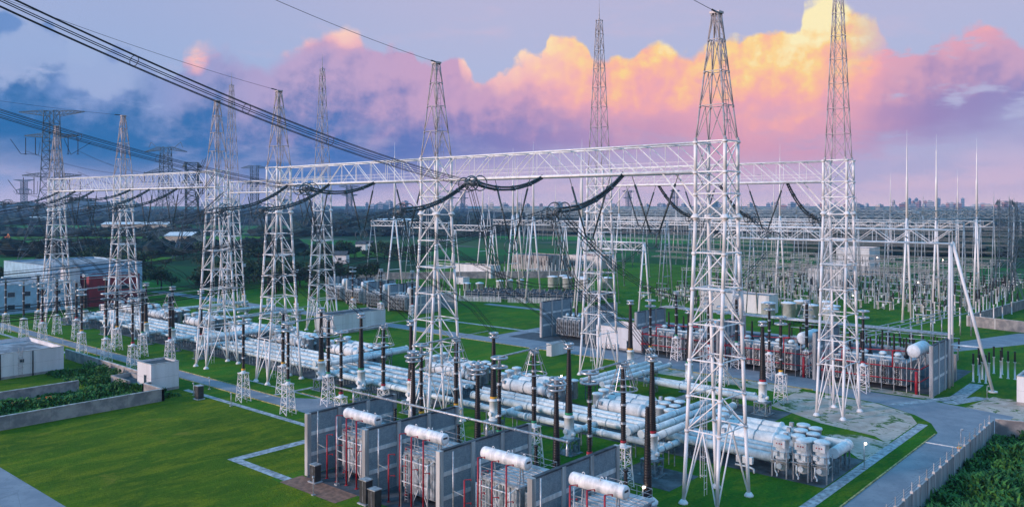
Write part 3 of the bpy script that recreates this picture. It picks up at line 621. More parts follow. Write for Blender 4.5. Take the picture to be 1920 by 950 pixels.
for i, X in enumerate(CON):
    Y = 86.6 if X > -100 else 88.2
    place(protoC, cyc[i % 3], (X, Y, 0), f'black surge arrester under a cone-shaped cage, {ORD[i]} from the right in the front row', 'surge arresters with cone-shaped cages')
    X2 = X + (-.4 if X > -110 else 0); Y2 = 80
    place(protoR, cyc[i % 3], (X2, Y2, 0), f'black post insulator with two flat rings, {ORD[i]} from the right in front row', 'ringed post insulators on lattice pedestals')
    mb = MB(); mb.tube((X2, Y2 - .2, 15.3), (X, Y + .2, 15.6), .13, 8); mb.tube((X, Y, 15.6), (X, yb_(X) - .3, 15.7), .06, 6); o = mb.build('tubular_busbar', G['galv'])
    tag(o, f'slim tube busbar at the {ORD[i]} caged arrester from the right', 'busbar', 'tube busbars on the front insulators')
rear = [(-60.4, 141.9, 'ring'), (-75.0, 148.5, 'ring'), (-91.4, 148.8, 'ring'), (-52.2, 160.1, 'ring'), (-66, 168, 'cone'), (-80.5, 166, 'cone'), (-94.9, 165.5, 'cone'), (-70.5, 160, 'ring'), (-84, 160, 'ring'), (-196, 164, 'cone'), (-211, 165, 'ring'), (-184, 166, 'cone'), (-226, 160, 'ring')]
for i, (X, Y, k) in enumerate(sorted(rear, key=lambda a: -P(a[0], a[1]))):
    w = 'caged surge arrester' if k == 'cone' else 'ringed post insulator'
    place(protoC if k == 'cone' else protoR, cyc[i % 3], (X, Y, 0), f'black {w} by the rear road, {ORD[i]} from the right there', 'insulators along the rear road')
for n_, pr in (('x', protoB), ('x', protoC), ('x', protoR)): pass
# ================================================================ gas insulated switchgear: long pipes, cross pipes, breaker units
GA, GB_, GF = G['gis'], G['gis2'], G['flange']
SUPM = {}
def pipe(x0, x1, y, z, r, label, axis='X', sup=True, cat='pipe', group='long gas insulated busbar pipes', shift=0):
    o0 = (x0, y, 0) if axis == 'X' else (y, x0, 0); t = thing('busbar_pipe', label, cat, o0, 0, group); L = x1 - x0
    V = (lambda a, z_: (a, 0, z_)) if axis == 'X' else (lambda a, z_: (0, a, z_))
    mb = MB(); mb.tube(V(0, z), V(L, z), r, 14)
    for e in (0, L): mb.lathe(V(e, z), [(r * 1.15, -.12), (r * 1.15, .12)], 14, axis)
    mb.cur = 1; k = 2.2 + shift % 2
    while k < L:
        mb.lathe(V(k, z), [(r * 1.14, -.06), (r * 1.14, .06)], 14, axis)
        if int(k) % 3 == 0: mb.cur = 0; mb.lathe(V(k + 1, z), [(r * 1.1, -.25), (r * 1.16, 0), (r * 1.1, .25)], 14, axis); mb.cur = 1
        k += 5.2
    mb.build('shell', [GA, GF], t)
    if sup:
        key = (axis, round(z - r, 2))
        if key not in SUPM:
            sp_ = MB(); h = z - r
            for s in (-1, 1): sp_.box((s * .33 if axis == 'Y' else 0, s * .33 if axis == 'X' else 0, h / 2), (.14, .14, h))
            sp_.box((0, 0, h - .05), (.9, .8, .14)); sp_.box((0, 0, h * .4), (.8, .1, .1) if axis == 'Y' else (.1, .8, .1)); SUPM[key] = sp_.mesh('pipe_support', G['steel'])
        k = 1.5
        while k < L: inst('support_leg', SUPM[key], t, V(k, 0)); k += 8.1
    return t
def breaker():
    t = thing('circuit_breaker_unit', '-', 'circuit breaker'); L = 10.5
    m = MB(); m.lathe((-L / 2, 0, 2.9), [(.55, -.6), (.95, -.35), (1.05, 0), (1.05, 7.6), (1.2, 7.6), (1.2, 7.85), (.8, 7.95), (.8, 9.1), (.95, 9.1), (.95, 9.3), (.7, 9.4), (.7, L)], 18, 'X'); m.build('tank', GB_, t)
    f = MB()
    for x in (-5.2, -3.2, -.2, 2.1, 4.6): f.lathe((x, 0, 2.9), [(1.16 if x < 2 else .92, -.06), (1.16 if x < 2 else .92, .06)], 18, 'X')
    f.build('flange_set', GF, t)
    for x, h in ((-5.9, 4.7), (5.7, 4.4), (7.4, 4.2)):
        u_ = MB().lathe((x, 0, .9), [(.78, 0), (.78, h - 1.2), (.92, h - 1.2), (.92, h - 1.0), (.86, h - .95), (.3, h - .8)], 16); u_.lathe((x, -.7, 2.6), [(.36, 0), (.36, -.5)], 10, 'Y'); u_.build('turret', GA, t)
    for x, y, z, d in ((-3, -1.0, 1.5, .7), (-1.2, -1, 1.5, .7), (1, -1.1, 1.6, .6), (6.5, -1.0, 2.4, .5), (4, 0, 4, .5), (-4.6, -1.05, 3.4, .45)): MB().box((x, y, z), (d, .5, d * 1.2)).build('operating_box', G['galv'], t)
    MB().tube((-5.5, -1.25, 1.9), (6.5, -1.25, 1.9), .07, 5).tube((-3.5, -1.25, 1.9), (-3.5, -.8, 1.9), .07, 5).build('cable_tray', G['galv'], t)
    s = MB(); x = 0
    for y in (-.7, .7): s.bb(x - .09, x + .09, y - .09, y + .09, 0, 2)
    s.bb(x - .12, x + .12, -.9, .9, 1.85, 2.0); s.tube((x, -.7, .1), (x, .7, 1.8), .05, 4); sm_ = s.mesh('breaker_support', G['steel'])
    for x in (-5.8, -3.4, -1, 1.4, 3.8, 6.2): inst('support_leg', sm_, t, (x, 0, 0))
    return t
BR = reg(breaker()); k = 0
sets = [(-48.5, 108.6), (-70.7, 110.2), (-92.8, 111.8), (-114, 113.5), (-146, 113.5), (-168, 114), (-190, 114.5), (-214, 115), (-238, 115.5), (-258, 116)]
for i, (X, Y) in enumerate(sets):
    for j in range(3):
        lab = f'{("near", "middle", "far")[j]} big pale breaker tank of the {ORD[i]} trio from the right'; loc = (X - j * .8 - 1, Y + j * 2.9, 0)
        if k == 0: BR.location = loc; BR['label'] = lab; BR['group'] = 'switchgear breaker tanks'
        else: dup(BR, loc, 0, lab, 'switchgear breaker tanks')
        k += 1
n_ = 0
def lab_pipe(s): return s
for j, (y, z, r) in enumerate(((103.9, 2.1, .62), (105.5, 2.5, .40), (106.7, 2.7, .38))):
    pipe(-99.5, -45, y, z, r, f'long pale grey pipe running under the nearest tower, {ORD[j]} from the front', shift=j)
for j in range(8):
    pipe(-181, -104, 99.8 + j * 1.4, 2.2 + .25 * (j % 2), .36, f'long pale pipe in the middle bank of parallel pipes, {ORD[j]} from the front', shift=j)
for j in range(8):
    pipe(-262, -185, 100.6 + j * 1.4, 2.2 + .25 * (j % 2), .36, f'long pale pipe in the far left pipe bank, {ORD[j]} from the front', shift=j)
pipe(-132, -82, 97.4, 2.6, .48, 'single long pale pipe just behind the middle front bushings, left piece', shift=1)
pipe(-81.3, -57.6, 97.4, 2.6, .48, 'single long pale pipe just behind the right front bushings, right piece')
pipe(-83, -60.2, 133.4, 2.2, .55, 'double-thick pale pipe along the rear road leading to the right rear bushing')
pipe(-83, -62, 134.9, 2.4, .40, 'thinner pale pipe behind the double-thick one along the rear road')
for j in range(3): pipe(96.5, 119.5, -58.5 - j * 2.2, 3.9, .50, f'raised cross pipe left of the nearest tower, {ORD[j]} from the right', 'Y', shift=j)
for j in range(3): pipe(120, 143, -83.5 - j * 2.2, 3.6, .48, f'cross pipe running back toward the rear bushings, {ORD[j]} from the right', 'Y', shift=j)
for j in range(2): pipe(97, 121, -134.0 - j * 2.0, 3.9, .52, f'raised cross pipe left of the middle tower, {ORD[j]} from the right', 'Y', shift=j)
for j in range(2): pipe(98, 122, -182.5 - j * 1.9, 3.7, .5, f'raised cross pipe behind the left middle towers, {ORD[j]} from the right', 'Y', shift=j)
for j in range(3): pipe(120, 147, -212 - j * 15.5, 3.4, .48, f'far cross pipe toward the rear left bushings, {ORD[j]} from the right', 'Y', shift=j)
for i, (X, Y) in enumerate(fb):
    t = thing('bushing_branch_pipe', f'short pale branch pipe behind the {ORD[i]} front bushing from the right', 'pipe', (X, Y, 0), 0, 'branch pipes of the front bushings')
    mb = MB(); mb.tube((0, .3, 2.8), (0, 6.5, 2.8), .42, 12); mb.lathe((-.9, 1.9, 2.6), [(.62, -.9), (.62, .9)], 14, 'Y'); mb.build('shell', GA, t)
    f = MB()
    for y in (.9, 2.6, 4.6, 6.3): f.lathe((0, y, 2.8), [(.54, -.07), (.54, .07)], 12, 'Y')
    f.build('flange_set', GF, t); s = MB()
    for y in (2, 5): s.bb(-.5, -.38, y - .06, y + .06, 0, 2.4); s.bb(.38, .5, y - .06, y + .06, 0, 2.4)
    s.build('support_leg', G['steel'], t)
# end of line cabinets
def endunit():
    t = thing('switchgear_end_unit', '-', 'switchgear')
    s = MB()
    for x in (-.95, .95):
        for y in (-.95, .95): s.bb(x - .06, x + .06, y - .06, y + .06, 0, 3.4)
    for z in (1.9, 3.2): s.box((0, -.95, z), (2, .08, .1)); s.box((.95, 0, z), (.08, 2, .1)); s.box((-.95, 0, z), (.08, 2, .1))
    s.bb(-1.1, 1.1, -1.3, -.95, 2.2, 2.26); s.tube((.95, -1.2, 0), (.95, -1.2, 4.2), .04, 4); s.tube((-.95, -1.2, 0), (-.95, -1.2, 4.2), .04, 4); s.tube((-.95, -1.2, 3.3), (.95, -1.2, 3.3), .03, 4)
    s.build('support_frame', G['galv'], t)
    MB().lathe((0, 0, .7), [(.4, 0), (.8, .3), (.8, 1.6), (.95, 1.6), (.95, 1.8), (.85, 1.85), (.85, 4.1), (1, 4.1), (1, 4.3), (.9, 4.4), (.35, 4.6)], 18).build('tank', GB_, t)
    c = MB(); c.bb(-.75, .75, -1.12, -.86, 3.9, 4.8); c.build('control_box', G['whitepaint'], t)
    MB().box((-.45, -1.0, 3.1), (.5, .4, .6)).build('operating_box', GB_, t); MB().box((.45, -1.0, 3.0), (.45, .4, .7)).build('operating_box', GB_, t); c = MB(); c.lathe((0, -.8, 1.5), [(.35, 0), (.35, -.35)], 12, 'Y'); c.path([(-.5, -1.1, 1.9), (-.5, -1.15, .9), (-.2, -1.2, .5), (-.2, -1.3, .2)], .1, 8); c.build('drain_elbow', GB_, t)
    d = MB(); d.box((-.3, -1.145, 4.4), (.16, .02, .16)); d.box((.05, -1.145, 4.4), (.16, .02, .16)); d.box((.35, -1.145, 4.4), (.16, .02, .16)); d.build('dial', G['red'], t)
    return t
EU = reg(endunit())
for i, (X, Y) in enumerate(((-44.0, 103.9), (-41.4, 104.4), (-38.9 - .4, 105.1))):
    lab = f'boxed switchgear end unit with white panel, {("leftmost", "middle", "rightmost")[i]} of three'
    if i == 0: EU.location = (X, Y, 0); EU['label'] = lab; EU['group'] = 'switchgear end units'
    else: dup(EU, (X, Y, 0), 0, lab, 'switchgear end units')
t = thing('elbow_pipe', 'large elbow pipe closing the right end of the switchgear beside a lit lamp', 'pipe', (-42.5, 112.5, 0))
mb = MB(); mb.lathe((0, 0, 3), [(.75, 0), (.75, 3.6), (.9, 3.6), (.9, 3.8), (.7, 3.9)], 16, 'X'); mb.lathe((3.6, -4.6, 3), [(.7, 0), (.7, 4.2), (.55, 4.6)], 16, 'Y'); mb.lathe((3.6, .2, 3), [(.78, -.6), (.78, .5), (.5, .8)], 16, 'Y'); mb.build('shell', GB_, t)
s = MB(); 
for y in (-3.5, -1, .4): s.bb(3.2, 3.35, y - .1, y + .1, 0, 2.3); s.bb(3.85, 4, y - .1, y + .1, 0, 2.3)
s.build('support_leg', G['steel'], t)
t = thing('valve_cluster', 'white valve boxes with a bent pipe beside the pad, left of the end units', 'valve', (-49.5, 102.6, 0))
mb = MB()
for i in range(3): MB().box((i * .9, 0, 1.5), (.45, .5, .9)).build('valve_box', G['whitepaint'], t)
MB().path([(-.3, -.3, .7), (1.6, -.3, .7), (2.4, -.5, .6), (2.5, -.6, .1)], .12, 8).build('bent_pipe', G['whitepaint'], t)
# ================================================================ near fire walls, shunt reactors
POSTM = {}
def firewall(X, y0, y1, h, label, group, n=3, rows=3, th=.26):
    t = thing('fire_wall', label, 'wall', (X, y0, 0), 0, group); L = y1 - y0
    MB().bb(-th / 2, th / 2, .3, L - .3, 0, h - .15).build('block_panel', G['block'], t)
    key = (round(h, 2),)
    if key not in POSTM: POSTM[key] = MB().bb(-.3, .3, -.3, .3, 0, h).mesh('concrete_post', G['conc'])
    for i in range(n + 1): inst('concrete_post', POSTM[key], t, (0, L * i / n, 0))
    for k in range(1, rows): z = h * k / rows; MB().bb(-.2, .2, .303, L - .303, z - .24, z + .24).build('tie_beam', G['band'], t)
    MB().bb(-.24, .24, .303, L - .303, h - .14, h + .05).build('coping', G['darkroof'], t); return t
for i, (X, y0, y1) in enumerate(((-90.6, 63.6, 78.2), (-78.9, 63.6, 79), (-65.8, 63.4, 78.6), (-52.4, 63.1, 78))):
    firewall(X, y0, y1, 8.0, f'near grey block fire wall, {ORD[i]} from the left beside the shunt reactors', 'near fire walls between reactors')
def reactor():
    t = thing('shunt_reactor', '-', 'reactor')
    b = MB(); b.bb(-2.7, 2.4, -3.6, 3.0, .7, 5.3); b.bb(-2.9, 2.6, -3.8, 3.2, 5.3, 5.5)
    for i in range(6): x = -2.5 + i * .95; b.bb(x - .06, x + .06, -3.75, -3.6, .8, 5.3)
    for i in range(7): y = -3.4 + i * 1.0; b.bb(2.4, 2.55, y - .06, y + .06, .8, 5.3)
    b.build('tank', G['silver'], t)
    for s in (-1, 1):
        f = MB()
        for i in range(14): y = -3.0 + i * .42; f.bb(s * 3.35 - .45, s * 3.35 + .45, y - .05, y + .05, 1.0, 4.9)
        f.tube((s * 3.35, -3.1, 5.0), (s * 3.35, 2.6, 5.0), .13, 8); f.tube((s * 3.35, -3.1, .95), (s * 3.35, 2.6, .95), .13, 8); f.build('radiator', G['silver'], t)
    c = MB(); c.lathe((-3.4, -2.6, 7.8), [(.3, -.1), (.62, 0), (.68, .1), (.68, 6.3), (.62, 6.4), (.3, 6.42)], 20, 'X'); cy = c.build('conservator', G['whitepaint'], t)
    g = MB(); g.bb(2.98, 3.04, -2.95, -2.3, 7.85, 8.05); g.build('level_gauge', G['cabinet'], cy)
    for x in (-2, .2, 2.4): MB().torus((x, -2.6, 8.55), .16, .04, 10, 5, nrm=(0, 1, 0)).build('lifting_lug', G['whitepaint'], cy)
    g = MB(); g.tube((.2, -2.9, 7.2), (.2, -2.9, 8.6), .06, 5); g.tube((.5, -2.3, 7.2), (.5, -2.3, 8.7), .06, 5); g.build('vent_pipe', G['whitepaint'], cy)
    s = MB()
    for x in (-2, 2): s.tube((x, -2.9, 5.4), (x, -2.7, 7.2), .09, 5); s.tube((x, -2.2, 5.4), (x, -2.4, 7.2), .09, 5)
    for x in (-2.8, -1.2, .6, 2.4):
        for y in (-3.7, 3): s.tube((x, y, 5.4), (x, y, 6.6), .035, 4)
    for y in (-3.7, 3):
        for z in (6, 6.6): s.tube((-2.8, y, z), (2.4, y, z), .03, 4)
    for x in (-2.8, 2.4):
        for z in (6, 6.6): s.tube((x, -3.7, z), (x, 3, z), .03, 4)
    for i in range(8): s.tube((-3.0, -3.6 + i * .8, 5.55), (2.6, -3.6 + i * .8, 5.55), .04, 4)
    s.build('roof_railing', G['galv'], t)
    p = MB()
    for z in (2.4, 5.0): p.tube((-2.6, -4.7, z), (2.2, -4.7, z), .06, 5)
    for x in (-2.6, -.2, 2.2): p.tube((x, -4.7, 0), (x, -4.7, 5.2), .09, 6); p.tube((x, -4.7, 5.0), (x, -3.7, 5.3), .05, 5)
    p.tube((-.2, -4.7, .4), (2.2, -4.7, 4.9), .05, 4); p.tube((2.2, -4.7, .4), (-.2, -4.7, 4.9), .05, 4); p.build('front_frame', G['whitepaint'], t)
    l = MB(); l.tube((-1.9, -4.5, 0), (-1.9, -4.5, 6.4), .045, 4); l.tube((-1.35, -4.5, 0), (-1.35, -4.5, 6.4), .045, 4)
    for i in range(18): l.tube((-1.9, -4.5, .3 + i * .34), (-1.35, -4.5, .3 + i * .34), .03, 4)
    l.build('ladder', G['galv'], t)
    u_ = MB().lathe((0, 6.0, 0), [(1.0, .4), (1.0, 3.8), (1.12, 3.8), (1.12, 4.0), (.8, 4.3), (.45, 4.5)], 18); u_.lathe((0, 6, 3.2), [(.42, -1.6), (.42, 1.6)], 12, 'X'); u_.tube((0, 3, 3), (0, 5.2, 3), .6, 12); u_.build('bushing_turret', GA, t)
    MB().lathe((0, 0, 0), sheds(.5, .26, 4.5, 13.9, .28, .06), 16).build('main_bushing', G['ceramic'], t).location = (0, 6, 0)
    r = MB()
    for z, rr in ((13.8, .95), (14.4, 1.1), (15.0, .75)): r.torus((0, 6, z), rr, .13, 24, 8)
    r.lathe((0, 6, 13.9), [(.25, 0), (.3, 1.2), (.1, 1.3)], 10)
    for a in range(6): c_, s_ = math.cos(a * 1.05), math.sin(a * 1.05); r.tube((.95 * c_, 6 + .95 * s_, 13.8), (.75 * c_, 6 + .75 * s_, 15), .05, 4)
    r.build('corona_ring', G['ring'], t)
    MB().lathe((-1.4, 4, 0), [(.4, 3.6), (.4, 5.3), (.22, 5.4)] + sheds(.26, .22, 5.4, 7.2, .25, .06)[0:] + [(.2, 7.25), (.26, 7.3), (.26, 7.5)], 12).build('neutral_bushing', G['ceramic'], t)
    return t
RX = reg(reactor())
rxs = [(-84.4, 70.3), (-72.0, 70.0), (-58.9, 69.4), (-46.3, 68.8)]
for i, (X, Y) in enumerate(rxs):
    lab = f'grey shunt reactor with white cylinder on top, {ORD[i]} from the left between the fire walls'
    if i == 0: RX.location = (X, Y, 0); RX['label'] = lab; RX['group'] = 'shunt reactors'; o = RX
    else: o = dup(RX, (X, Y, 0), 0, lab, 'shunt reactors')
    if i == 3:
        for ch in list(o.children):
            if ch.name.startswith('corona_ring'): bpy.data.objects.remove(ch)
    for j, (dx_, dy_, h) in enumerate(((-3.2, -5.9, 5.6), (-1.2, -5.9, 8.4), (.8, -5.9, 8.4), (2.8, -5.9, 8.4), (-3.4, -3.0, 5.8))):
        t = thing('fire_spray_riser', f'upright red fire water pipe, {ORD[j]} of five at the {ORD[i]} shunt reactor', 'pipe', (X + dx_, Y + dy_, 0), 0, 'red fire water risers')
        mb = MB(); mb.tube((0, 0, 0), (0, 0, h), .10, 8); mb.lathe((0, 0, 0), [(.22, 0), (.22, .1)], 8); mb.build('riser', G['red'], t); mb = MB()
        for z in (h * .55, h): mb.tube((0, 0, z), (.5, .5, z + .05), .05, 5); mb.lathe((.5, .5, z - .1), [(.09, 0), (.04, .2)], 6)
        mb.build('spray_nozzle', G['red'], t)
    for j, dx_ in enumerate((-4.2, -.2)):
        mb = MB(); mb.tube((0, 0, 0), (0, 0, 8.6), .09, 6); mb.tube((0, 0, 4.4), (1.6, 0, 4.2), .05, 4); mb.box((0, 0, .1), (.5, .5, .2))
        tag(mb.build('grey_pole', G['galv'], None, (X + dx_, Y - 6.6, 0)), f'slim grey pole, {("left", "right")[j]} one before the {ORD[i]} shunt reactor from the left', 'pole', 'slim grey poles before the reactors')
t = thing('long_tube_busbar', 'long pale tube busbar crossing above all the near fire walls', 'busbar', (-95, 71, 9.6)); MB().tube((0, 0, 0), (41.2, 0, 0), .14, 8).build('tube', G['galv'], t); mb = MB()
for x in (4.4, 16.1, 29.2, 41.0): mb.lathe((x, 0, -1.55), [(.12, 0), (.16, .1), (.12, .2), (.16, .4), (.12, .5), (.16, .7), (.12, .8), (.1, 1.5)], 8)
for i in range(12): mb.lathe((i * 3.7 + .4, 0, 0), [(.2, -.12), (.2, .12)], 8, 'X')
mb.build('clamp', G['ring'], t)
def cabinet(loc, label, d=(.8, .7, 1.9), m=None, nm='electrical_cabinet'):
    t = thing(nm, label, 'cabinet', loc, 0, None); MB().bb(-d[0] / 2, d[0] / 2, -d[1] / 2, d[1] / 2, .15, d[2]).build('body', m or G['cabinet'], t)
    MB().bb(-d[0] / 2 - .08, d[0] / 2 + .08, -d[1] / 2 - .08, d[1] / 2 + .08, d[2], d[2] + .1).build('roof', G['galv'], t); MB().bb(-d[0] / 2 - .2, d[0] / 2 + .2, -d[1] / 2 - .2, d[1] / 2 + .2, 0, .15).build('plinth', G['path'], t)
    MB().bb(-.02, .02, -d[1] / 2 - .03, -d[1] / 2 - .003, .3, d[2] - .1).build('door', G['galv'], t); return t
cabinet((-87.6, 62.6, 0), 'dark cabinet beside the brown paving at the leftmost near fire wall', (1.1, .9, 2.2)); cabinet((-76.8, 62.0, 0), 'taller dark cabinet in front of the second near fire wall', (1.2, 1, 2.8)); cabinet((-74.6, 61.5, 0), 'dark cabinet to the right of the taller one before the second reactor', (1.2, 1, 2.3)); cabinet((-141.0, 75.6, 0), 'dark cabinet standing by the concrete path right of the white kiosk', (1.3, 1.1, 2.4))
def lamp(loc, label, h=2.2, lit=False, name='yard_lamp', group='small yard lamps'):
    t = thing(name, label, 'lamp', loc, 0, group); mb = MB(); mb.tube((0, 0, 0), (0, 0, h), .06, 6); mb.box((0, 0, .06), (.4, .4, .12)); mb.tube((0, 0, h), (.25, -.2, h + .1), .05, 5); mb.build('post', G['galv'], t)
    MB().lathe((.25, -.2, h), [(.08, -.05), (.15, .03), (.15, .18), (.06, .22)], 10).build('lamp_head', G['lamp'] if lit else G['galv'], t)
    if lit: MB().lathe((.25, -.2, h + .23), [(.17, 0), (.06, .08)], 10).build('lamp_cap', G['galv'], t)
    return t
for X, Y, l in ((-144.5, 76.4, 'small yard lamp by the dark cabinet near the kiosk'), (-147, 80.9, 'small yard lamp at the road edge right of the kiosk'), (-131.8, 76.6, 'low yard lamp beside the concrete path in the middle of the lawn edge'), (-83.8, 59.6, 'small yard lamp in front of the brown paving'), (-121.5, 80.6, 'small yard lamp at the road end by the fire wall'), (-217, 80.8, 'small lamp on the road verge above the flat-roofed building'), (-197, 80.6, 'small lamp on the verge left of the kiosk'), (-28.6, 139.8, 'lamp at the perimeter fence corner'), (-30.0, 134.6, 'lamp just inside the fence before the corner'), (-96.5, 125, 'white lamp on the grass behind the tanks'), (-83, 128, 'small lamp on the grass by the rear cross pipes'), (-55, 163.8, 'small lamp on bare soil before the rear transformer'), (-33.6, 170, 'small lamp on the bare soil at right')): lamp((X, Y, 0), l)
for X, Y, z, l in ((-36.9, 113.6, 3.4, 'lit white lamp at the right end of the switchgear'), (-150, 192, 1.6, 'lit lamp on the grass left of the single rear fire wall'), (-105.5, 120, 3.2, 'lit lamp above the switchgear right of the middle tower'), (-95, 123, 3.0, 'lit lamp at the back of the big breaker tanks'), (-46.5, 74.2, 5.6, 'lit lamp on the rightmost reactor'), (-100, 262, 6, 'lit lamp far back in the yard left of the rear right gantry column'), (-92, 272, 6, 'lit lamp far back beside the white coils'), (-140, 178, 1.4, 'small lit lamp at the foot of the single rear fire wall'), (-80, 300, 9, 'pink lit lamp in the far right yard'), (-118, 380, 12, 'lit lamp deep in the far yard, middle'), (-84, 348, 14, 'lit lamp deep in the far yard, right'), (-113, 236, 2, 'lit lamp on the grass before the far A-frames')): lamp((X, Y, 0), l, z, True)
# ================================================================ buildings and walls at the left
def flatroof(name, label, x0, x1, y0, y1, h, par=.5, wm=None, rm=None, wins=(), pipes=(), joints=True, cat='building'):
    t = thing(name, label, cat, (x0, y0, 0)); w = x1 - x0; d = y1 - y0; wm = wm or G['white']
    m = MB(); m.bb(0, w, 0, d, 0, h - par); q_ = .28
    for a in ((0, w, 0, q_), (0, w, d - q_, d), (0, q_, q_, d - q_), (w - q_, w, q_, d - q_)): m.bb(*a, h - par + .001, h)
    wo_ = m.build('wall', wm, t); r = MB(); r.bb(q_, w - q_, q_, d - q_, h - par + .001, h - par + .1); ro = r.build('roof', rm or G['grroof'], t)
    c = MB(); 
    for a in ((-.06, w + .06, -.06, q_ + .04), (-.06, w + .06, d - q_ - .04, d + .06), (-.06, q_ + .04, q_ + .04, d - q_ - .04), (w - q_ - .04, w + .06, q_ + .04, d - q_ - .04)): c.bb(*a, h, h + .07)
    c.build('coping', G['conc'], ro)
    if joints:
        j = MB(); k = h / 2; j.bb(-.02, w + .02, -.02, d + .02, k - .02, k + .02)
        for i in range(1, int(d / 3.2)): j.bb(w, w + .02, i * 3.2 - .015, i * 3.2 + .015, 0, h - .2)
        for i in range(1, int(w / 3.2)): j.bb(i * 3.2 - .015, i * 3.2 + .015, -.02, 0, 0, h - .2)
        j.build('panel_joint', G['galv'], wo_); b = MB(); b.bb(-.03, w + .03, -.03, d + .03, 0, .5); b.build('plinth', G['compound'], t)
    for (face, u0, u1, z0, z1) in wins:
        f = MB(); g = MB()
        if face == 'x': f.bb(w - .02, w + .07, u0 - .08, u1 + .08, z0 - .08, z1 + .08); g.bb(w + .071, w + .09, u0, u1, z0, z1)
        else: f.bb(u0 - .08, u1 + .08, -.07, .02, z0 - .08, z1 + .08); g.bb(u0, u1, -.09, -.071, z0, z1)
        fo = f.build('window' if z0 > .6 else 'door', G['galv'], t); g.build('pane', G['glass'], fo)
    for (face, u0) in pipes:
        f = MB(); f.tube((w + .12, u0, 0), (w + .12, u0, h - .1), .12, 6); f.build('drain_pipe', G['cabinet'], t)
    return t
t = flatroof('flat_roofed_building', 'low white building with sunken pale flat roof at the left edge', -206, -186.5, 44, 69.6, 5.2, .9, wins=(('x', 17.2, 17.9, 3, 3.6),), pipes=(('x', 13.6), ('x', 19.6)))
m = MB()
for y in (11.2, 17.2):
    for s in (-.35, .35): m.tube((19.9, y + s, .4), (19.9, y + s, 6), .04, 4)
    for k in range(15): m.tube((19.9, y - .35, .6 + k * .36), (19.9, y + .35, .6 + k * .36), .03, 4)
    for k in range(5): m.torus((19.9, y, 2 + k), .5, .03, 12, 4)
m.build('wall_ladder', G['galv'], t)
flatroof('switch_kiosk', 'small cube-like white kiosk with dark flat roof at the lawn corner', -157.6, -152, 72, 77.4, 5.3, .35, rm=G['darkroof'], wins=(('y', 2.9, 3.7, 1.5, 3.1),))
def wall_line(name, label, pts, h, th=.3, m=None, posts=6, coping=True, pm=None, cat='wall'):
    t = thing(name, label, cat, (pts[0][0], pts[0][1], 0)); w = MB(); p = MB(); c = MB(); O = Vector((pts[0][0], pts[0][1], 0))
    for a, b in zip(pts, pts[1:]):
        a = Vector((a[0], a[1], 0)) - O; b = Vector((b[0], b[1], 0)) - O; L = (b - a).length; rz = math.atan2(b.y - a.y, b.x - a.x); mid = (a + b) / 2
        w.box((mid.x, mid.y, h / 2), (L, th, h), rz); c.box((mid.x, mid.y, h + .06), (L + th, th + .12, .12), rz)
        for i in range(int(L / posts) + 1): q_ = a + (b - a) * (i / max(1, int(L / posts))); p.box((q_.x, q_.y, h / 2 + .02), (th + .14, th + .14, h + .02), rz)
    w.build('wall_panel', m or G['compound'], t); p.build('pier', pm or m or G['compound'], t)
    if coping: c.build('coping', G['conc'], t)
    return t
wall_line('compound_wall', 'grey rendered wall dividing the overgrown compound from the near lawn', [(-144.6, 40), (-144.6, 70.6), (-151.9, 70.6), (-151.9, 71.9)], 2.1)
wall_line('compound_wall', 'pinkish rendered wall behind the overgrown compound running left from the kiosk', [(-158, 75), (-201, 75.6)], 2.1)
wall_line('compound_wall', 'inner grey wall between the white flat-roofed building and the undergrowth', [(-164.5, 40), (-164.5, 63.8)], 1.9)
t = thing('walled_pit', 'low pinkish walled pit attached to the left of the white kiosk', 'wall', (-165.5, 70.4, 0)); mb = MB()
for a in ((0, 7.8, 0, .3), (0, .3, .3, 4), (0.3, 7.8, 3.7, 4)): mb.bb(*a, 0, 1.8)
mb.build('wall_panel', G['compound'], t); MB().bb(.3, 7.8, .3, 3.7, .9, 1.0).build('floor_slab', G['darkroof'], t)
for i in range(7):
    t = thing('barrier_block', f'orange plastic road barrier lying in the compound, {ORD[i]} from the left', 'barrier', (-158.6 - .1 * i, 45.5 + i * 1.9, 0), .05 * (i % 3), 'orange barriers'); MB().lathe((0, 0, 0), [(.5, 0), (.45, .25), (.28, .6), (.22, .9)], 4).build('body', G['orange'], t).scale = (.7, 1.9, 1); MB().bb(-.12, .12, -.5, .5, .9, .98).build('top_rib', G['orange'], t)
# long buildings at far left
ww = [('x', 3 + i * 4.6, 5 + i * 4.6, z, z + 1.4) for i in range(5) for z in (1.6, 5.6)]
flatroof('office_building', 'two-storey pale blue building with dark windows at the far left edge', -325, -296, 86, 113, 9.5, .6, wm=G['blueclad'], wins=ww, joints=False)
flatroof('control_building', 'long pale building with flat roof behind the left gantry columns', -352, -309, 110, 143, 14, .7, wm=G['blueclad'], wins=[('x', 5 + i * 5, 7.5 + i * 5, 9.4, 10.6) for i in range(4)], joints=False)
flatroof('red_clad_hall', 'dark red clad hall in front of the long pale building at the left', -308, -297, 119, 136.5, 10.5, .4, wm=G['redclad'], wins=(('x', 3, 9, 5.5, 7), ('x', 11, 15, 5.5, 7)), joints=False)
flatroof('stair_tower', 'white narrow tower block between the red hall and the pale building', -309, -303, 113.6, 118.4, 13.4, .4, joints=False)
flatroof('storage_shed', 'small white shed with pink end wall behind the left breaker tanks', -273, -268.5, 113, 118, 3.4, .2, joints=False)
flatroof('relay_building', 'long white low building with dark roof behind the middle pipes', -190.5, -183, 136.5, 154.8, 5.2, .3, rm=G['darkroof'], wins=(('y', 1.5, 2.6, 0, 2.2), ('y', 5, 6, 1.4, 2.6)))
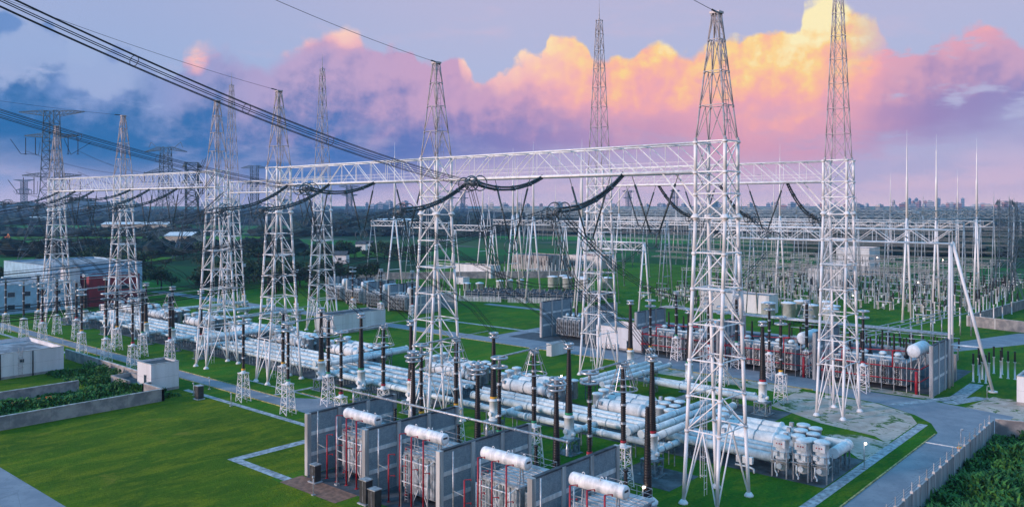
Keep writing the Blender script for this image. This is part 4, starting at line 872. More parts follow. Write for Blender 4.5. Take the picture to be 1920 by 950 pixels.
flatroof('flat_white_wall_block', 'small white block on the grass before the rear road, left of the rear middle column', -120.5, -119, 150.5, 156, 2.9, .1, joints=False)
flatroof('walled_enclosure', 'pinkish enclosure wall beside the rear fire wall with outdoor air units', -119, -106, 168.4, 178, 5.4, 1.6, wins=(('y', 9, 10.2, 0, 2.4),))
for i in range(3):
    t = thing('air_conditioner', f'white outdoor air unit by the pinkish enclosure, {ORD[i]} from the left', 'air conditioner', (-116 + i * 1.4, 167.6, 0), 0, 'outdoor air units'); MB().bb(-.5, .5, -.25, .25, .2, 1.5).build('casing', G['whitepaint'], t); MB().torus((0, -.27, .9), .36, .04, 14, 5, nrm=(0, 1, 0)).build('fan_grille', G['cabinet'], t)
flatroof('white_hut', 'white hut with flat roof at the right edge on the grass', -28.6, -20, 168, 178, 5, .3)
flatroof('yard_building', 'white yard building with dark roof deep in the yard left of the white coils', -292, -268, 292, 299, 6, .3, rm=G['darkroof'], wins=(('x', 2, 3.2, 0, 2.6),), joints=False)
flatroof('yard_building', 'small white shed on the grass among the far coils', -262, -257, 262, 266, 3, .2, joints=False)
flatroof('yard_building', 'low white building seen between the nearest tower legs, mid yard', -136, -112, 254, 261, 6, .3, joints=False)
flatroof('yard_building', 'white building with blue side deep in the yard behind the nearest tower', -132, -118, 338, 352, 9, .4, wins=(('x', 3, 5, 4, 5.5),), joints=False)
flatroof('yard_building', 'taller pale block behind the white building deep in the yard', -150, -134, 420, 436, 14, .5, joints=False)
flatroof('yard_building', 'grey hall deep in the yard left of the rear middle column', -300, -275, 345, 362, 8, .5, wm=G['compound'], rm=G['darkroof'], joints=False)
flatroof('yard_building', 'dark hall deep in the yard left of the rear middle column', -285, -262, 375, 390, 7, .5, wm=G['galv'], rm=G['redclad'], joints=False)
# perimeter fence and far compound walls
t = thing('perimeter_fence', 'tall grey perimeter fence with concrete posts along the service road', 'fence', (-27, 60, 0)); w = MB(); p = MB(); s = MB(); n = 27
w_ = MB().bb(-.08, .08, .15, 2.85, .05, 2.9).mesh('fence_panel', mat('fence_sheet', (.40, .44, .46), .7, .1, .18, .8, streak=True)); p_ = MB().bb(-.16, .16, -.15, .15, 0, 3.15).tube((0, 0, 3.15), (0, 0, 4.1), .05, 5).mesh('fence_post', G['conc'])
for i in range(n): inst('fence_panel', w_, t, (0, i * 3, 0)); inst('fence_post', p_, t, (0, i * 3, 0))
s = MB(); 
for z in (3.3, 3.6, 3.9): s.tube((0, 0, z), (0, 78, z), .02, 4)
s.build('guard_wire', G['galv'], t)
wall_line('boundary_wall', 'grey boundary wall running right from the fence corner', [(-26.6, 141), (-5, 148), (20, 156)], 3, posts=7)
wall_line('boundary_wall', 'grey boundary wall with pale piers in the far right grass', [(-58, 268), (-43, 264), (-20, 258), (10, 250)], 3, posts=6, pm=G['conc'])
wall_line('boundary_wall', 'grey boundary wall running away along the far right side', [(-58, 268.5), (-52, 340), (-44, 430)], 3, posts=8)
wall_line('boundary_wall', 'long pale boundary wall at the far side of the yard behind the left towers', [(-340, 215), (-262, 300), (-235, 330)], 3.2, posts=8)
# orange jeep-like barrier device by the corner
t = thing('barrier_gate', 'small orange barrier machine beside the fence corner', 'barrier', (-28.7, 128.5, 0)); MB().bb(-.35, .35, -.3, .3, 0, 1.1).build('body', G['orange'], t); MB().bb(-4.5, .3, -.05, .05, 1.0, 1.12).build('arm', G['whitepaint'], t); MB().bb(-.4, .4, -.35, .35, 1.12, 1.25).build('lid', G['yellow'], t)
HAZE = True
# ================================================================ rear transformers and fire walls
rw = [(-252, 186), (-238.5, 184), (-225, 182.5), (-211.5, 180.5), (-198, 178), (-138.4, 170.7), (-123, 170), (-107.8, 169.0), (-85.4, 167), (-63.4, 165.5), (-41.4, 164)]
for i, (X, Y) in enumerate(rw): firewall(X, Y, Y + (13 if X > -150 else 12), 9.4 if X > -150 else 8.6, f'rear grey fire wall beyond the back road, {ORD[i]} from the left', 'rear fire walls', th=.3)
for X, Y, X2, l in ((-252, 198, -198, 'long grey back wall behind the left rear transformers'), (-107, 183.5, -42, 'grey back wall behind the red-piped rear transformers')):
    t = thing('back_fire_wall', l, 'wall', (X, Y, 0)); n = round((X2 - X) / 6.7); L = X2 - X; b = MB(); p = MB(); q2 = MB(); b.bb(0, L, -.13, .13, 0, 5)
    pm_ = MB().bb(-.3, .3, -.3, .3, 0, 5.2).mesh('concrete_post', G['conc'])
    for i in range(n + 1): inst('concrete_post', pm_, t, (L * i / n, 0, 0))
    q2.bb(.3, L - .3, -.2, .2, 2.4, 2.8); b.build('block_panel', G['block'], t); q2.build('tie_beam', G['conc'], t)
def transformer():
    t = thing('power_transformer', '-', 'transformer'); b = MB(); b.bb(-8.5, 5, -1.5, 5.5, .6, 4.8); b.bb(-8.7, 5.2, -1.7, 5.7, 4.8, 5.0)
    for i in range(9): b.bb(-8.2 + i * 1.6, -8.05 + i * 1.6, -1.65, -1.5, .8, 4.8)
    b.build('tank', G['silver'], t)
    for i in range(6):
        x = -7.8 + i * 2.35; f = MB()
        for k in range(6): f.bb(x - .75 + k * .3, x - .62 + k * .3, -3.6, -1.9, 1.1, 5.3)
        f.bb(x - .85, x + .85, -2.9, -2.7, 5.3, 5.5); r = f.build('radiator', G['silver'], t)
        for z in (1.7, 2.9, 4.1): g = MB(); g.torus((x, -3.72, z), .42, .07, 14, 5, nrm=(0, 1, 0)); g.lathe((x, -3.75, z), [(.16, 0), (.16, .15)], 8, 'Y'); g.build('fan', G['cabinet'], r)
    c = MB().lathe((6.6, -2.6, 7.6), [(.5, -.15), (1.15, 0), (1.25, .15), (1.25, 6.6), (1.1, 6.8)], 20, 'Y'); c.build('conservator', G['tankw'], t)
    s = MB()
    for y in (-1.6, 2.6):
        for x in (5.9, 7.3): s.tube((x, y, 0), (x, y, 6.6), .12, 5)
        s.tube((5.9, y, 3), (7.3, y, 6), .06, 4); s.tube((5.9, y, 6.3), (7.3, y, 6.3), .1, 4)
    s.build('conservator_stand', G['galv'], t)
    r = MB()
    for z in (2.3, 4.6):
        r.path([(-9.8, -4.4, z), (8.2, -4.4, z), (8.2, 6.4, z)], .11, 7); r.tube((-9.8, -4.4, z), (-9.8, 6.4, z), .11, 7)
        r.lathe((-9.8, -4.4, z), [(.3, -.2), (.3, .2)], 8); 
    r.path([(-6, -4.4, 4.6), (-6, -4.4, 6.6), (-4.8, -3.4, 6.6)], .12, 6); r.path([(3.4, -4.4, 4.6), (3.4, -4.4, 7.6), (4.8, -4.4, 7.8)], .14, 6); r.tube((7.6, -4.5, 0), (7.6, -4.5, 4.2), .26, 8); r.tube((-9.8, -4.4, .6), (-9.8, -4.4, 5.2), .18, 7); r.path([(-9.8, -4.4, 6), (-9.8, 1, 6.2), (8, 5, 6.4)], .1, 6)
    r.build('fire_spray_pipe', G['red'], t); g = MB()
    pm_ = g.tube((0, 0, 0), (0, 0, 6.2), .07, 5).mesh('pipe_stand', G['galv'])
    for i in range(9): inst('pipe_stand', pm_, t, (-9.8 + i * 2.25, -4.6, 0))
    d = MB()
    for x, y, h in ((-7, 3, 5), (-5, 3.5, 5), (-3, 3, 4), (-1, 4, 6), (1.5, 3, 5.5), (3.5, 4, 4.5)): MB().lathe((x, y, 0), [(.5, 4.9), (.5, 5.6)] + sheds(.3, .22, 5.6, 5.6 + h * .7, .3, .06) + [(.2, 5.6 + h * .7), (.1, 5.9 + h * .7)], 10).build('bushing', G['ceramic'], t)
    w = MB()
    for x in (-7, -3.5, 0, 2.8): w.lathe((x, 1, 4.95), [(.6, 0), (.6, 1.0), (.75, 1.0), (.75, 1.15), (.4, 1.5)], 12)
    w.tube((-8, -.5, 5.6), (4.5, -.5, 5.6), .2, 8); w.build('turret', GA, t); return t
TR = reg(transformer())
trs = [(-95.6, 172.4, 'leftmost of the three red-piped ones at the right'), (-73.5, 170.6, 'middle of the three red-piped ones at right'), (-51.8, 169.4, 'rightmost one beside the end fire wall'), (-130.5, 176, 'single one behind the rear middle gantry column'), (-205.5, 182.5, 'right one of the far left group behind the white low building'), (-219.5, 184, 'second of the far left group behind the white low building'), (-233.5, 186, 'third of the far left group'), (-247, 188, 'leftmost of the far left group')]
for i, (X, Y, l) in enumerate(trs):
    lab = f'silver power transformer, {l}'
    if i == 0: TR.location = (X, Y, 0); TR['label'] = lab; TR['group'] = 'rear power transformers'
    else: o = dup(TR, (X, Y, 0), 0, lab, 'rear power transformers')
    if i > 2:
        o.scale = (.55, .8, .95)
        for ch in list(o.children):
            if ch.name.startswith(('fire_spray_pipe', 'pipe_stand')): bpy.data.objects.remove(ch)
# tube buses over the rear bay
for i in range(5):
    t = tag(MB().tube((0, 0, 0), (66, -2.5, 0), .11, 6).build('tubular_busbar', G['galv'], None, (-107, 178.2 + i * .8, 9.9)), f'level tube busbar over the red-piped transformers, {ORD[i]} from the front', 'busbar', 'level tube busbars over the rear transformers')
for i in range(3):
    mb = MB(); mb.tube((0, 0, 6.2), (8, 62, 6.4), .12, 6)
    for k in range(6): mb.tube((k * 1.6, k * 12.4, 0), (k * 1.6, k * 12.4, 6.1), .16, 6)
    tag(mb.build('supported_busbar', G['galv'], None, (-66 + i * 2.6, 186, 0)), f'long tube busbar on white posts running back from the right transformers, {ORD[i]} from the left', 'busbar', 'busbars on white posts')
# ================================================================ white post equipment right of the end wall
def wpost():
    t = thing('post_equipment', '-', 'insulator post'); MB().lathe((0, 0, 0), [(.3, 0), (.3, .1), (.17, .12), (.17, 3.3), (.26, 3.35), (.26, 3.5)], 10).build('column', G['tower'], t)
    MB().lathe((0, 0, 0), sheds(.24, .2, 3.5, 5.4, .26, .06) + [(.24, 5.42), (.24, 5.6)], 10).build('insulator', G['ceramic'], t); return t
WP = reg(wpost()); k = 0
def wp(X, Y, s=1.0, l='white post with dark insulator, one of many repeated ones in the yard', g='white posts with dark insulators'):
    global k
    if k == 0: WP.location = (X, Y, 0); o = WP; o['label'] = l; o['group'] = g
    else: o = dup(WP, (X, Y, 0), 0, l, g)
    o.scale = (1, 1, s); k += 1
for i, (X, Y) in enumerate(((-35.5, 192), (-34.2, 192), (-33, 192), (-38.8, 184), (-37.7, 184), (-36.6, 184), (-37.5, 196), (-36, 196), (-38, 188), (-36.8, 188), (-39.5, 192))): wp(X, Y, 1, f'white post with dark insulator on the grass right of the end wall, {ORD[i]} of eleven', 'white posts by the end wall')
random.seed(3)
for r_ in range(7):
    for c_ in range(16):
        X = -150 + c_ * 6.4 + random.uniform(-.6, .6); Y = 268 + r_ * 13 + random.uniform(-1, 1)
        if -114 < X < -78 and Y < 282: continue
        wp(X, Y, random.choice((1, 1.15, 1.5, 1.8)))
for c_ in range(14): wp(-232 + c_ * 2.2, 222 + c_ * .3, 1)
for c_ in range(14): wp(-60 - c_ * .6, 288 + c_ * 8, 1.5)
for r_ in range(4):
    for c_ in range(9): wp(-290 + c_ * 6 + random.uniform(-1, 1), 312 + r_ * 9, random.choice((1.2, 1.7)))
# low switch assemblies
def disc():
    t = thing('disconnector', '-', 'switch'); b = MB()
    for x in (-2, 2):
        for y in (-.7, .7): b.bb(x - .1, x + .1, y - .1, y + .1, 0, 2.6)
    b.bb(-2.6, 2.6, -.9, .9, 2.6, 2.8); b.tube((-2, -.7, 0), (2, -.7, 2.6), .06, 4); b.build('support_frame', G['galv'], t)
    i_ = MB()
    for x in (-2.2, 0, 2.2): i_.lathe((x, 0, 0), sheds(.22, .2, 2.8, 4.8, .26, .06) + [(.2, 4.9)], 8)
    i_.build('insulator', G['ceramic'], t); MB().tube((-2.4, 0, 4.95), (2.4, 0, 4.95), .1, 6).build('contact_arm', G['ring'], t); MB().box((0, -.9, 1.6), (.7, .5, 1)).build('drive_box', G['gis'], t); return t
DS = reg(disc()); k2 = 0
for r_ in range(12):
    for c_ in range(11):
        X = -165 + c_ * 9.6 + random.uniform(-1, 1); Y = 264 + r_ * 14
        if -116 < X < -76 and Y < 284: continue
        l = 'low three-post switch on a grey frame, one of the repeated rows in the far yard'
        if k2 == 0: DS.location = (X, Y, 0); DS['label'] = l; DS['group'] = 'switch assemblies in the far yard'
        else: dup(DS, (X, Y, 0), 0, l, 'switch assemblies in the far yard')
        k2 += 1
for r_ in range(2):
    for c_ in range(7): dup(DS, (-80 + c_ * 5.2, 200 + r_ * 7, 0), R(8), 'low three-post switch on a grey frame behind the red-piped transformers', 'switch assemblies behind the transformers')
def portal():
    t = thing('equipment_portal', '-', 'steel frame'); m = MB()
    for x in (-4, 4):
        m = MB(); m.tube((x, -.5, 0), (x, 0, 12), .10, 5); m.tube((x, .5, 0), (x, 0, 12), .12, 5); m.tube((x, -.3, 4), (x, .3, 4), .08, 4); m.build('leg', G['yardsteel'], t)
    b = MB()
    for z in (11.2, 12): b.tube((-4.5, 0, z), (4.5, 0, z), .09, 5)
    for i in range(7): b.tube((-4.5 + i * 1.3, 0, 11.2), (-3.9 + i * 1.3, 0, 12), .05, 4)
    b.build('beam', G['galv'], t); s = MB()
    for x in (-3, 0, 3): MB().tube((x, 0, 11.1), (x, 0, 9.2), .16, 6).build('insulator', G['string'], t)
    return t
PT = reg(portal()); k4 = 0
for r_ in range(7):
    for c_ in range(8):
        X = -150 - r_ * 3 + c_ * (11 + r_ * .4) + random.uniform(-1, 1); Y = 272 + r_ * 21; l = 'slim grey portal frame with hanging insulators, one of the repeated ones in the far yard'
        if -114 < X < -78 and Y < 284: continue
        if k4 == 0: PT.location = (X, Y, 0); PT['label'] = l; PT['group'] = 'portal frames of the far yard'
        else: dup(PT, (X, Y, 0), 0, l, 'portal frames of the far yard')
        k4 += 1
# white cylindrical coils
def coil(r, h, st):
    t = thing('air_core_coil', '-', 'reactor coil'); MB().lathe((0, 0, st), [(r * .9, 0), (r, .05), (r, h), (r * 1.12, h + .02), (r * 1.08, h + .25), (.2, h + .6)], 20).build('shell', G['tankw'], t); m = MB()
    for a in range(8): c, s = math.cos(a * .785), math.sin(a * .785); m.lathe((r * .8 * c, r * .8 * s, 0), [(.14, 0), (.14, st)], 6)
    m.build('stand', G['cabinet'], t); return t
CS = reg(coil(1.5, 2.6, 1.8)); CL = reg(coil(2.0, 4.0, 2.2)); a0 = b0_ = 0
small = [(-225.5, 232), (-222.5, 236), (-223, 248.5), (-221.5, 252.5), (-219.5, 257)]
for i, (X, Y) in enumerate(small):
    l = f'small white lidded coil on dark legs, {ORD[i]} from the left behind the middle tower'
    if i == 0: CS.location = (X, Y, 0); CS['label'] = l; CS['group'] = 'small white coils'
    else: dup(CS, (X, Y, 0), 0, l, 'small white coils')
large = [(-206.5, 262), (-205.5, 268), (-199, 262), (-195, 266), (-190.5, 262), (-187, 272), (-103, 233), (-98.5, 237), (-97.5, 244), (-91.5, 236), (-91, 247), (-86, 238), (-84, 231)]
for i, (X, Y) in enumerate(large):
    l = f'large white drum-shaped coil on dark legs, {ORD[i]} from the left among the big ones'
    if i == 0: CL.location = (X, Y, 0); CL['label'] = l; CL['group'] = 'large white coils'
    else: dup(CL, (X, Y, 0), 0, l, 'large white coils')
# capacitor banks behind white pickets
def cap():
    t = thing('capacitor_bank', '-', 'capacitor bank'); f = MB(); c = MB()
    for x in (-2.4, 0, 2.4):
        for y in (-.8, .8): f.bb(x - .07, x + .07, y - .07, y + .07, 0, 3.5)
    for z in (.8, 1.7, 2.6):
        f.box((0, -.8, z), (5, .1, .12)); f.box((0, .8, z), (5, .1, .12))
        for i in range(9): c.box((-2.2 + i * .55, 0, z + .32), (.36, 1.4, .5)); c.tube((-2.2 + i * .55, -.3, z + .55), (-2.2 + i * .55, -.3, z + .85), .04, 4)
    f.build('rack', G['galv'], t); c.build('capacitor_can', G['capblue'], t); return t
CB = reg(cap()); n3 = 0
for r_ in range(3):
    for c_ in range(8):
        X = -213 + c_ * 5.8 - r_ * 1.5; Y = 222 + r_ * 6.5 + c_ * 2.8; l = 'dark blue capacitor rack in the block behind the white picket posts'
        if n3 == 0: CB.location = (X, Y, 0); CB['label'] = l; CB['group'] = 'capacitor racks'
        else: dup(CB, (X, Y, 0), R(25), l, 'capacitor racks')
        n3 += 1
CB.rotation_euler = (0, 0, R(25))
for i, (a, b, s) in enumerate((((-214, 216), (-199, 223), 1), ((-197, 224), (-176, 236), 1))):
    t = thing('picket_fence', f'white picket fence before the capacitor racks, {("left", "right")[i]} stretch', 'fence', (a[0], a[1], 0)); m = MB(); r = MB(); L = math.hypot(b[0] - a[0], b[1] - a[1]); n = int(L / .55); d = ((b[0] - a[0]) / L, (b[1] - a[1]) / L)
    for j in range(n): m.box((d[0] * j * .55, d[1] * j * .55, .95), (.3, .12, 1.9), math.atan2(d[1], d[0]))
    m.build('pickets', G['whitepaint'], t); r.tube((0, 0, .5), (d[0] * L, d[1] * L, .5), .05, 4); r.build('rail', G['galv'], t)
# ================================================================ far yard gantries: A-frames with truss beams
def aframe(h, spread, rod, r=.26, mt='tower'):
    t = thing('a_frame_column', '-', 'column'); m = MB()
    for s in (-1, 1): m.tube((0, s * spread, 0), (0, s * .3, h), r, 8, r * .9); m.lathe((0, s * spread, 0), [(r * 1.8, 0), (r * 1.8, .2)], 8)
    for z in (h * .38, h * .75): y = spread + (.3 - spread) * z / h; m.tube((0, -y, z), (0, y, z), .13, 5)
    m.build('leg', G[mt], t)
    if rod: MB().lathe((0, 0, h), [(r * 1.15, 0), (r, rod * .45), (r * .6, rod * .5), (r * .45, rod * .8), (r * .2, rod * .82), (.03, rod)], 8).build('lightning_rod', G[mt], t)
    return t
AF = {'m': reg(aframe(29, 4.2, 0, .2, 'yardsteel')), 'r': reg(aframe(31, 4.5, 27, .33)), 's': reg(aframe(24, 3.6, 0)), 'b': reg(aframe(31, 4.5, 9, .2, 'yardsteel'))}
first = set(); ALL = []
def af(kind, X, Y, rz=0): ALL.append((kind, X, Y, rz))
def ybeam(mb, L, z0, z1, w, bay, rc=.13, rd=.06):
    n = max(3, round(L / bay))
    for y in (-w, w):
        mb.tube((0, y, z0), (L, y, z0), rc, 6); mb.tube((0, y, z1), (L, y, z1), rc, 6)
        for i in range(n): xa, xb = L * i / n, L * (i + 1) / n; mb.tube((xa, y, z0), (xb, y, z1), rd, 4) if i % 2 else mb.tube((xa, y, z1), (xb, y, z0), rd, 4); mb.tube((xa, y, z0), (xa, y, z1), rd * .8, 4)
    for i in range(n + 1): x = L * i / n; mb.tube((x, -w, z1), (x, w, z1), rd, 4); mb.tube((x, -w, z0), (x, w, z0), rd, 4)
    return mb
bi = 0
BL = []
def fbeam(a, b, z, h=2.4, w=1.1, m='tower', bay=3.6): BL.append((a, b, z, h, w, 'yardsteel' if m == 'galv' else m, bay))
def row(Y, xs, z, kind='m', m='tower', h=2.2):
    for X in xs: af(kind if isinstance(kind, str) else kind.pop(0), X, Y)
    fbeam((xs[0], Y), (xs[-1], Y), z, h, m=m)
row(245, [-188, -166, -144], 27, 'm'); row(250, [-138, -116, -94], 27, 'm'); row(205, [-150, -128], 22, 's')
row(300, [-200, -178, -156, -134, -112, -90, -66], 27, 'm'); row(345, [-240, -215, -190, -165, -140, -115, -90, -66], 27, 'b'); row(392, [-330, -305, -280, -255, -230, -205, -180, -155, -130, -105, -80], 28, 'm', 'galv')
row(440, [-370, -340, -310, -280, -250, -220, -190, -160, -130, -100, -76], 29, 'b', 'galv'); row(500, [-455, -420, -385, -350, -315, -280, -245, -210, -175, -140, -105, -80], 30, 'm', 'galv'); row(575, [-530, -490, -450, -410, -370, -330, -290, -250, -210, -170, -130, -90], 31, 'r', 'galv'); row(660, [-620, -575, -530, -485, -440, -400, -350, -300, -250, -200, -150, -110], 31, 'm', 'galv')
row(330, [-300, -276, -252], 25, 's'); row(262, [-262, -240], 24, 's'); row(640, [-620, -570, -520, -470], 29, 'm', 'galv')
row(225, [-250, -228], 26, 'm'); row(238, [-290, -268], 26, 'm')
for X, Y in ((-74.5, 268), (-72, 291), (-66, 318), (-128, 300), (-163, 330), (-230, 345), (-197, 268), (-170, 232), (-258, 300), camxy(962, 330), camxy(1000, 300), camxy(905, 420), camxy(1120, 420), camxy(740, 300)): af('r', X, Y)
fbeam((-74.5, 268), (-66, 318), 30.5, 2.8, m='galv'); fbeam((-62, 350), (-58, 395), 29, 2.8, m='galv'); af('b', -62, 350); af('r', -58, 395)
ALL.sort(key=lambda a: P(a[1], a[2])); cnt = {}
nm = {'m': 'white A-frame column without rod', 's': 'short white A-frame column', 'r': 'A-frame column with long lightning rod', 'b': 'white A-frame column with short rod'}
def ordn(i):
    if i < 20: return ORD[i]
    tens = ['twenty', 'thirty', 'forty', 'fifty', 'sixty', 'seventy', 'eighty', 'ninety'][(i + 1) // 10 - 2]; u_ = (i + 1) % 10
    return (tens + '-' + ORD[u_ - 1]) if u_ else tens.replace('ty', 'tieth')
for kd, X, Y, rz in ALL:
    i = cnt.get(kd, 0); cnt[kd] = i + 1; lab = f'{nm[kd]} in the far yard, {ordn(i)} from the left'; g = 'A-frame columns of the far yard'; p = AF[kd]
    if kd in first: dup(p, (X, Y, 0), rz, lab, g)
    else: first.add(kd); p.location = (X, Y, 0); p['label'] = lab; p['group'] = g
BL.sort(key=lambda b: P(*b[0]))
for i, (a, b, z, h, w, m, bay) in enumerate(BL):
    L = math.hypot(b[0] - a[0], b[1] - a[1]); o = ybeam(MB(), L, z, z + h, w, bay).build('truss_beam_span', G[m], None, (a[0], a[1], 0)); o.rotation_euler = (0, 0, math.atan2(b[1] - a[1], b[0] - a[0])); tag(o, f'lattice beam spanning far yard A-frames, {ordn(i)} from the left', 'beam', 'lattice beams of the far yard')
# the big right portal with an inclined strut
t = thing('portal_gantry', 'white lattice-beam portal at right with thick twin legs and a long inclined strut', 'gantry', (-41, 176, 0)); m = MB()
for y in (-1.2, 1.2): m.tube((0, y, 0), (0, y * .5, 27.6), .27, 10)
m.build('column', G['tower'], t); m = MB(); m.tube((7.2, 0, 0), (.3, 0, 28), .30, 10); m.tube((0, 0, 8.2), (5.2, 0, 8.2), .12, 5); m.tube((0, -1, 8.2), (5.2, 0, 8.2), .1, 5); m.lathe((7.2, 0, 0), [(.8, 0), (.8, .25)], 10); m.build('inclined_strut', G['tower'], t)
b = ybeam(MB(), 46, 27.6, 30.2, 1.2, 3.6, .17, .09); b.tube((46, -1.2, 30.2), (49.5, -1.2, 27.6), .13, 6); b.tube((46, 1.2, 30.2), (49.5, 1.2, 27.6), .13, 6); o = b.build('truss_beam', G['tower'], t); o.rotation_euler = (0, 0, math.pi); o.location = (4, 0, 0); o.location = (0, 0, 0)
m = MB()
for y in (-4, 4): m.tube((-44, y, 0), (-44, y * .08, 27.6), .3, 8)
m.tube((-44, -2, 14), (-44, 2, 14), .13, 5); m.build('a_frame_leg', G['tower'], t)
# sagging wires between the rows of the far yard
ws = []
rows_ = [(205, 23), (250, 28), (300, 28), (345, 28), (392, 29), (440, 30), (500, 31), (575, 32), (660, 32)]
random.seed(11)
for (ya, za), (yb2, zb) in zip(rows_, rows_[1:]):
    xlo = -140 if yb2 < 260 else -195 - (yb2 - 300) * 1.0
    X = -70
    while X > xlo:
        ws.append(((X, ya, za - 1.8), (X - 2, yb2, zb - 1.8), 2.2)); X -= 7.5 + max(0, yb2 - 300) * .03
rows2 = [(225, 26), (330, 26), (400, 28), (470, 29), (640, 29)]
for (ya, za), (yb2, zb) in zip(rows2, rows2[1:]):
    for k_ in range(7): ws.append(((-232 - k_ * 6 - (ya - 225) * .35, ya, za - 1.5), (-234 - k_ * 7 - (yb2 - 225) * .35, yb2, zb - 1.5), 3))
for z_, Y_, xa, xb in ((14, 262, -140, -80), (14, 284, -150, -70), (13, 310, -190, -66), (14, 330, -200, -66), (14, 365, -215, -70), (14, 415, -230, -80), (15, 470, -260, -80)):
    for j in range(3): ws.append(((xa, Y_ + j * 2.6, z_), (xb, Y_ + j * 2.6, z_), .6))
for z_, Y_, xa, xb in ((17, 392, -330, -80), (18, 440, -370, -80), (18, 470, -400, -80), (19, 500, -455, -80), (19, 540, -480, -90), (20, 575, -530, -90), (20, 620, -560, -100), (20, 660, -620, -110)):
    for j in range(3): ws.append(((xa, Y_ + j * 4 + 3, z_), (xb, Y_ + j * 4 + 3, z_), .6))
for i, (a, b, s) in enumerate(ws):
    pts = cat_pts(a, b, s, 9); mb = MB()
    for dz_ in (-.22, .22): mb.path([p - pts[0] + Vector((0, 0, dz_)) for p in pts], .04, 3)
    for p in pts[1:-1:2]: mb.tube(p - pts[0] - Vector((0, 0, .22)), p - pts[0] + Vector((0, 0, .22)), .05, 3)
    L = 3.2; d = (pts[1] - pts[0]).normalized() * L; mb.tube((0, 0, 0), d, .14, 6)
    tag(mb.build('yard_conductor', G['ringdk'], None, tuple(pts[0])), 'sagging twin wire strung between the lattice beams of the far yard', 'conductor', 'sagging wires of the far yard')
# crosswise wires of the lines crossing at left
for i, (z, Y, sx) in enumerate(((31, 72, 0), (30.5, 66, 0), (27, 60, 0), (26.4, 59, 0), (33.6, 70, 0), (34.2, 76, 0))):
    pass
# ================================================================ transmission pylons
def pylon(H, arms, base, waist, top=True, s=1.0, legs=.2):
    t = MB(); pr = [(0, base, base), (H * .45, base * .34, base * .34), (H, waist, waist)]
    lv = [0, H * .16, H * .3, H * .4, H * .48, H * .55, H * .62, H * .68, H * .74, H * .8, H * .86, H * .92, H]
    lattice(t, lv, pr, legs, legs * .55, ['K'] * 3 + ['X'] * 9); AR = []
    for z, half, hh_, tipup in arms:
        a = MB(); AR.append(a)
        for sgn in (-1, 1):
            w = lerpw(z, pr)[0] / 2; tip = (sgn * half, 0, z + tipup)
            for y in (-w, w):
                a.tube((sgn * w, y, z), tip, legs * .7, 5); a.tube((sgn * w, y, z + hh_), (tip[0], 0, tip[2] + .3), legs * .7, 5)
                n = 7
                for i in range(n):
                    f0, f1 = i / n, (i + 1) / n; A0 = Vector((sgn * w, y, z)).lerp(Vector(tip), f0); B1 = Vector((sgn * w, y, z + hh_)).lerp(Vector(tip), f1); a.tube(A0, B1, legs * .4, 4); a.tube(Vector((sgn * w, y, z + hh_)).lerp(Vector(tip), f0), A0, legs * .35, 4)
    return t, AR
def add_pylon(label, X, Y, rz, H, arms, base, waist, strings=True, legs=.2, horns=False):
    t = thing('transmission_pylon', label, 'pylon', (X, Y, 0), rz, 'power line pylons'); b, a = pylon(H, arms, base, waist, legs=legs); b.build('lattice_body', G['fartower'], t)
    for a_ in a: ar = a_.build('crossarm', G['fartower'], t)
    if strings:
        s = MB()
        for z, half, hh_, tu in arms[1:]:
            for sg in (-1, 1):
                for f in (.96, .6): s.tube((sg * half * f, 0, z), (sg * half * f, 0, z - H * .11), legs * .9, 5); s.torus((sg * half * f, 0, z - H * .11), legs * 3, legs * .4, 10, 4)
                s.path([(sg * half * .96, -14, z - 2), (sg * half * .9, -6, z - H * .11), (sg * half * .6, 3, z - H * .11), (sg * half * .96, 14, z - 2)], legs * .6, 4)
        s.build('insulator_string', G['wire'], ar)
    if horns:
        h = MB()
        for sg in (-1, 1): h.tube((sg * 8, 0, H), (sg * 14, 0, H + 5), legs * .7, 4); h.tube((sg * 14, 0, H + 5), (sg * 16, 0, H), legs * .7, 4)
        h.build('earth_wire_horn', G['fartower'], t)
RZ = R(38)
add_pylon('big dark lattice pylon with wide T-shaped top arm at the left edge', *camxy(97, 500), RZ, 92, [(89, 20.5, 3.2, 2.4), (76, 17, 2.4, 1), (52, 18.5, 2.6, 1)], 27, 6.0, legs=.26)
add_pylon('distant dark pylon with horned top arm between the two left gantry columns', *camxy(311, 760), RZ, 88, [(86, 20, 3.2, -2), (66, 21, 3.4, -2)], 30, 7, legs=.34, horns=True)
add_pylon('dark narrow pylon just left of the twin column cluster', *camxy(360, 560), R(55), 64, [(61, 6, 2.5, 0), (50, 7, 2.5, 0)], 22, 8, legs=.30)
add_pylon('small distant pylon behind the left end of the middle span', *camxy(477, 1200), RZ, 92, [(89, 20, 4, 0), (66, 18, 3, 0)], 26, 9, legs=.45)
add_pylon('small far pylon at the left edge low over the horizon', *camxy(45, 2300), RZ, 105, [(102, 30, 5, 4), (78, 22, 4, 0)], 34, 12, legs=.8)
for i, (px_, D_) in enumerate(((655, 1700), (845, 2300), (868, 2400), (1178, 2300), (1266, 2200), (1382, 2500))): add_pylon(f'tiny far pylon on the hazy horizon, {ORD[i]} from the left of six', *camxy(px_, D_), RZ + i * .2, 75, [(71, 22, 6, 3), (54, 17, 4, 2)], 28, 11, False, legs=.6)
add_pylon('grey-green lattice pylon at the right edge behind the white columns, left one', *camxy(1884, 300), R(20), 36.5, [(35.2, 3, 2, 0)], 11, 3.8, False, legs=.13)
add_pylon('grey-green lattice pylon at the right edge behind the white columns, right one', *camxy(1917, 305), R(20), 36, [(34.5, 3, 2, 0)], 12, 4, False, legs=.13)
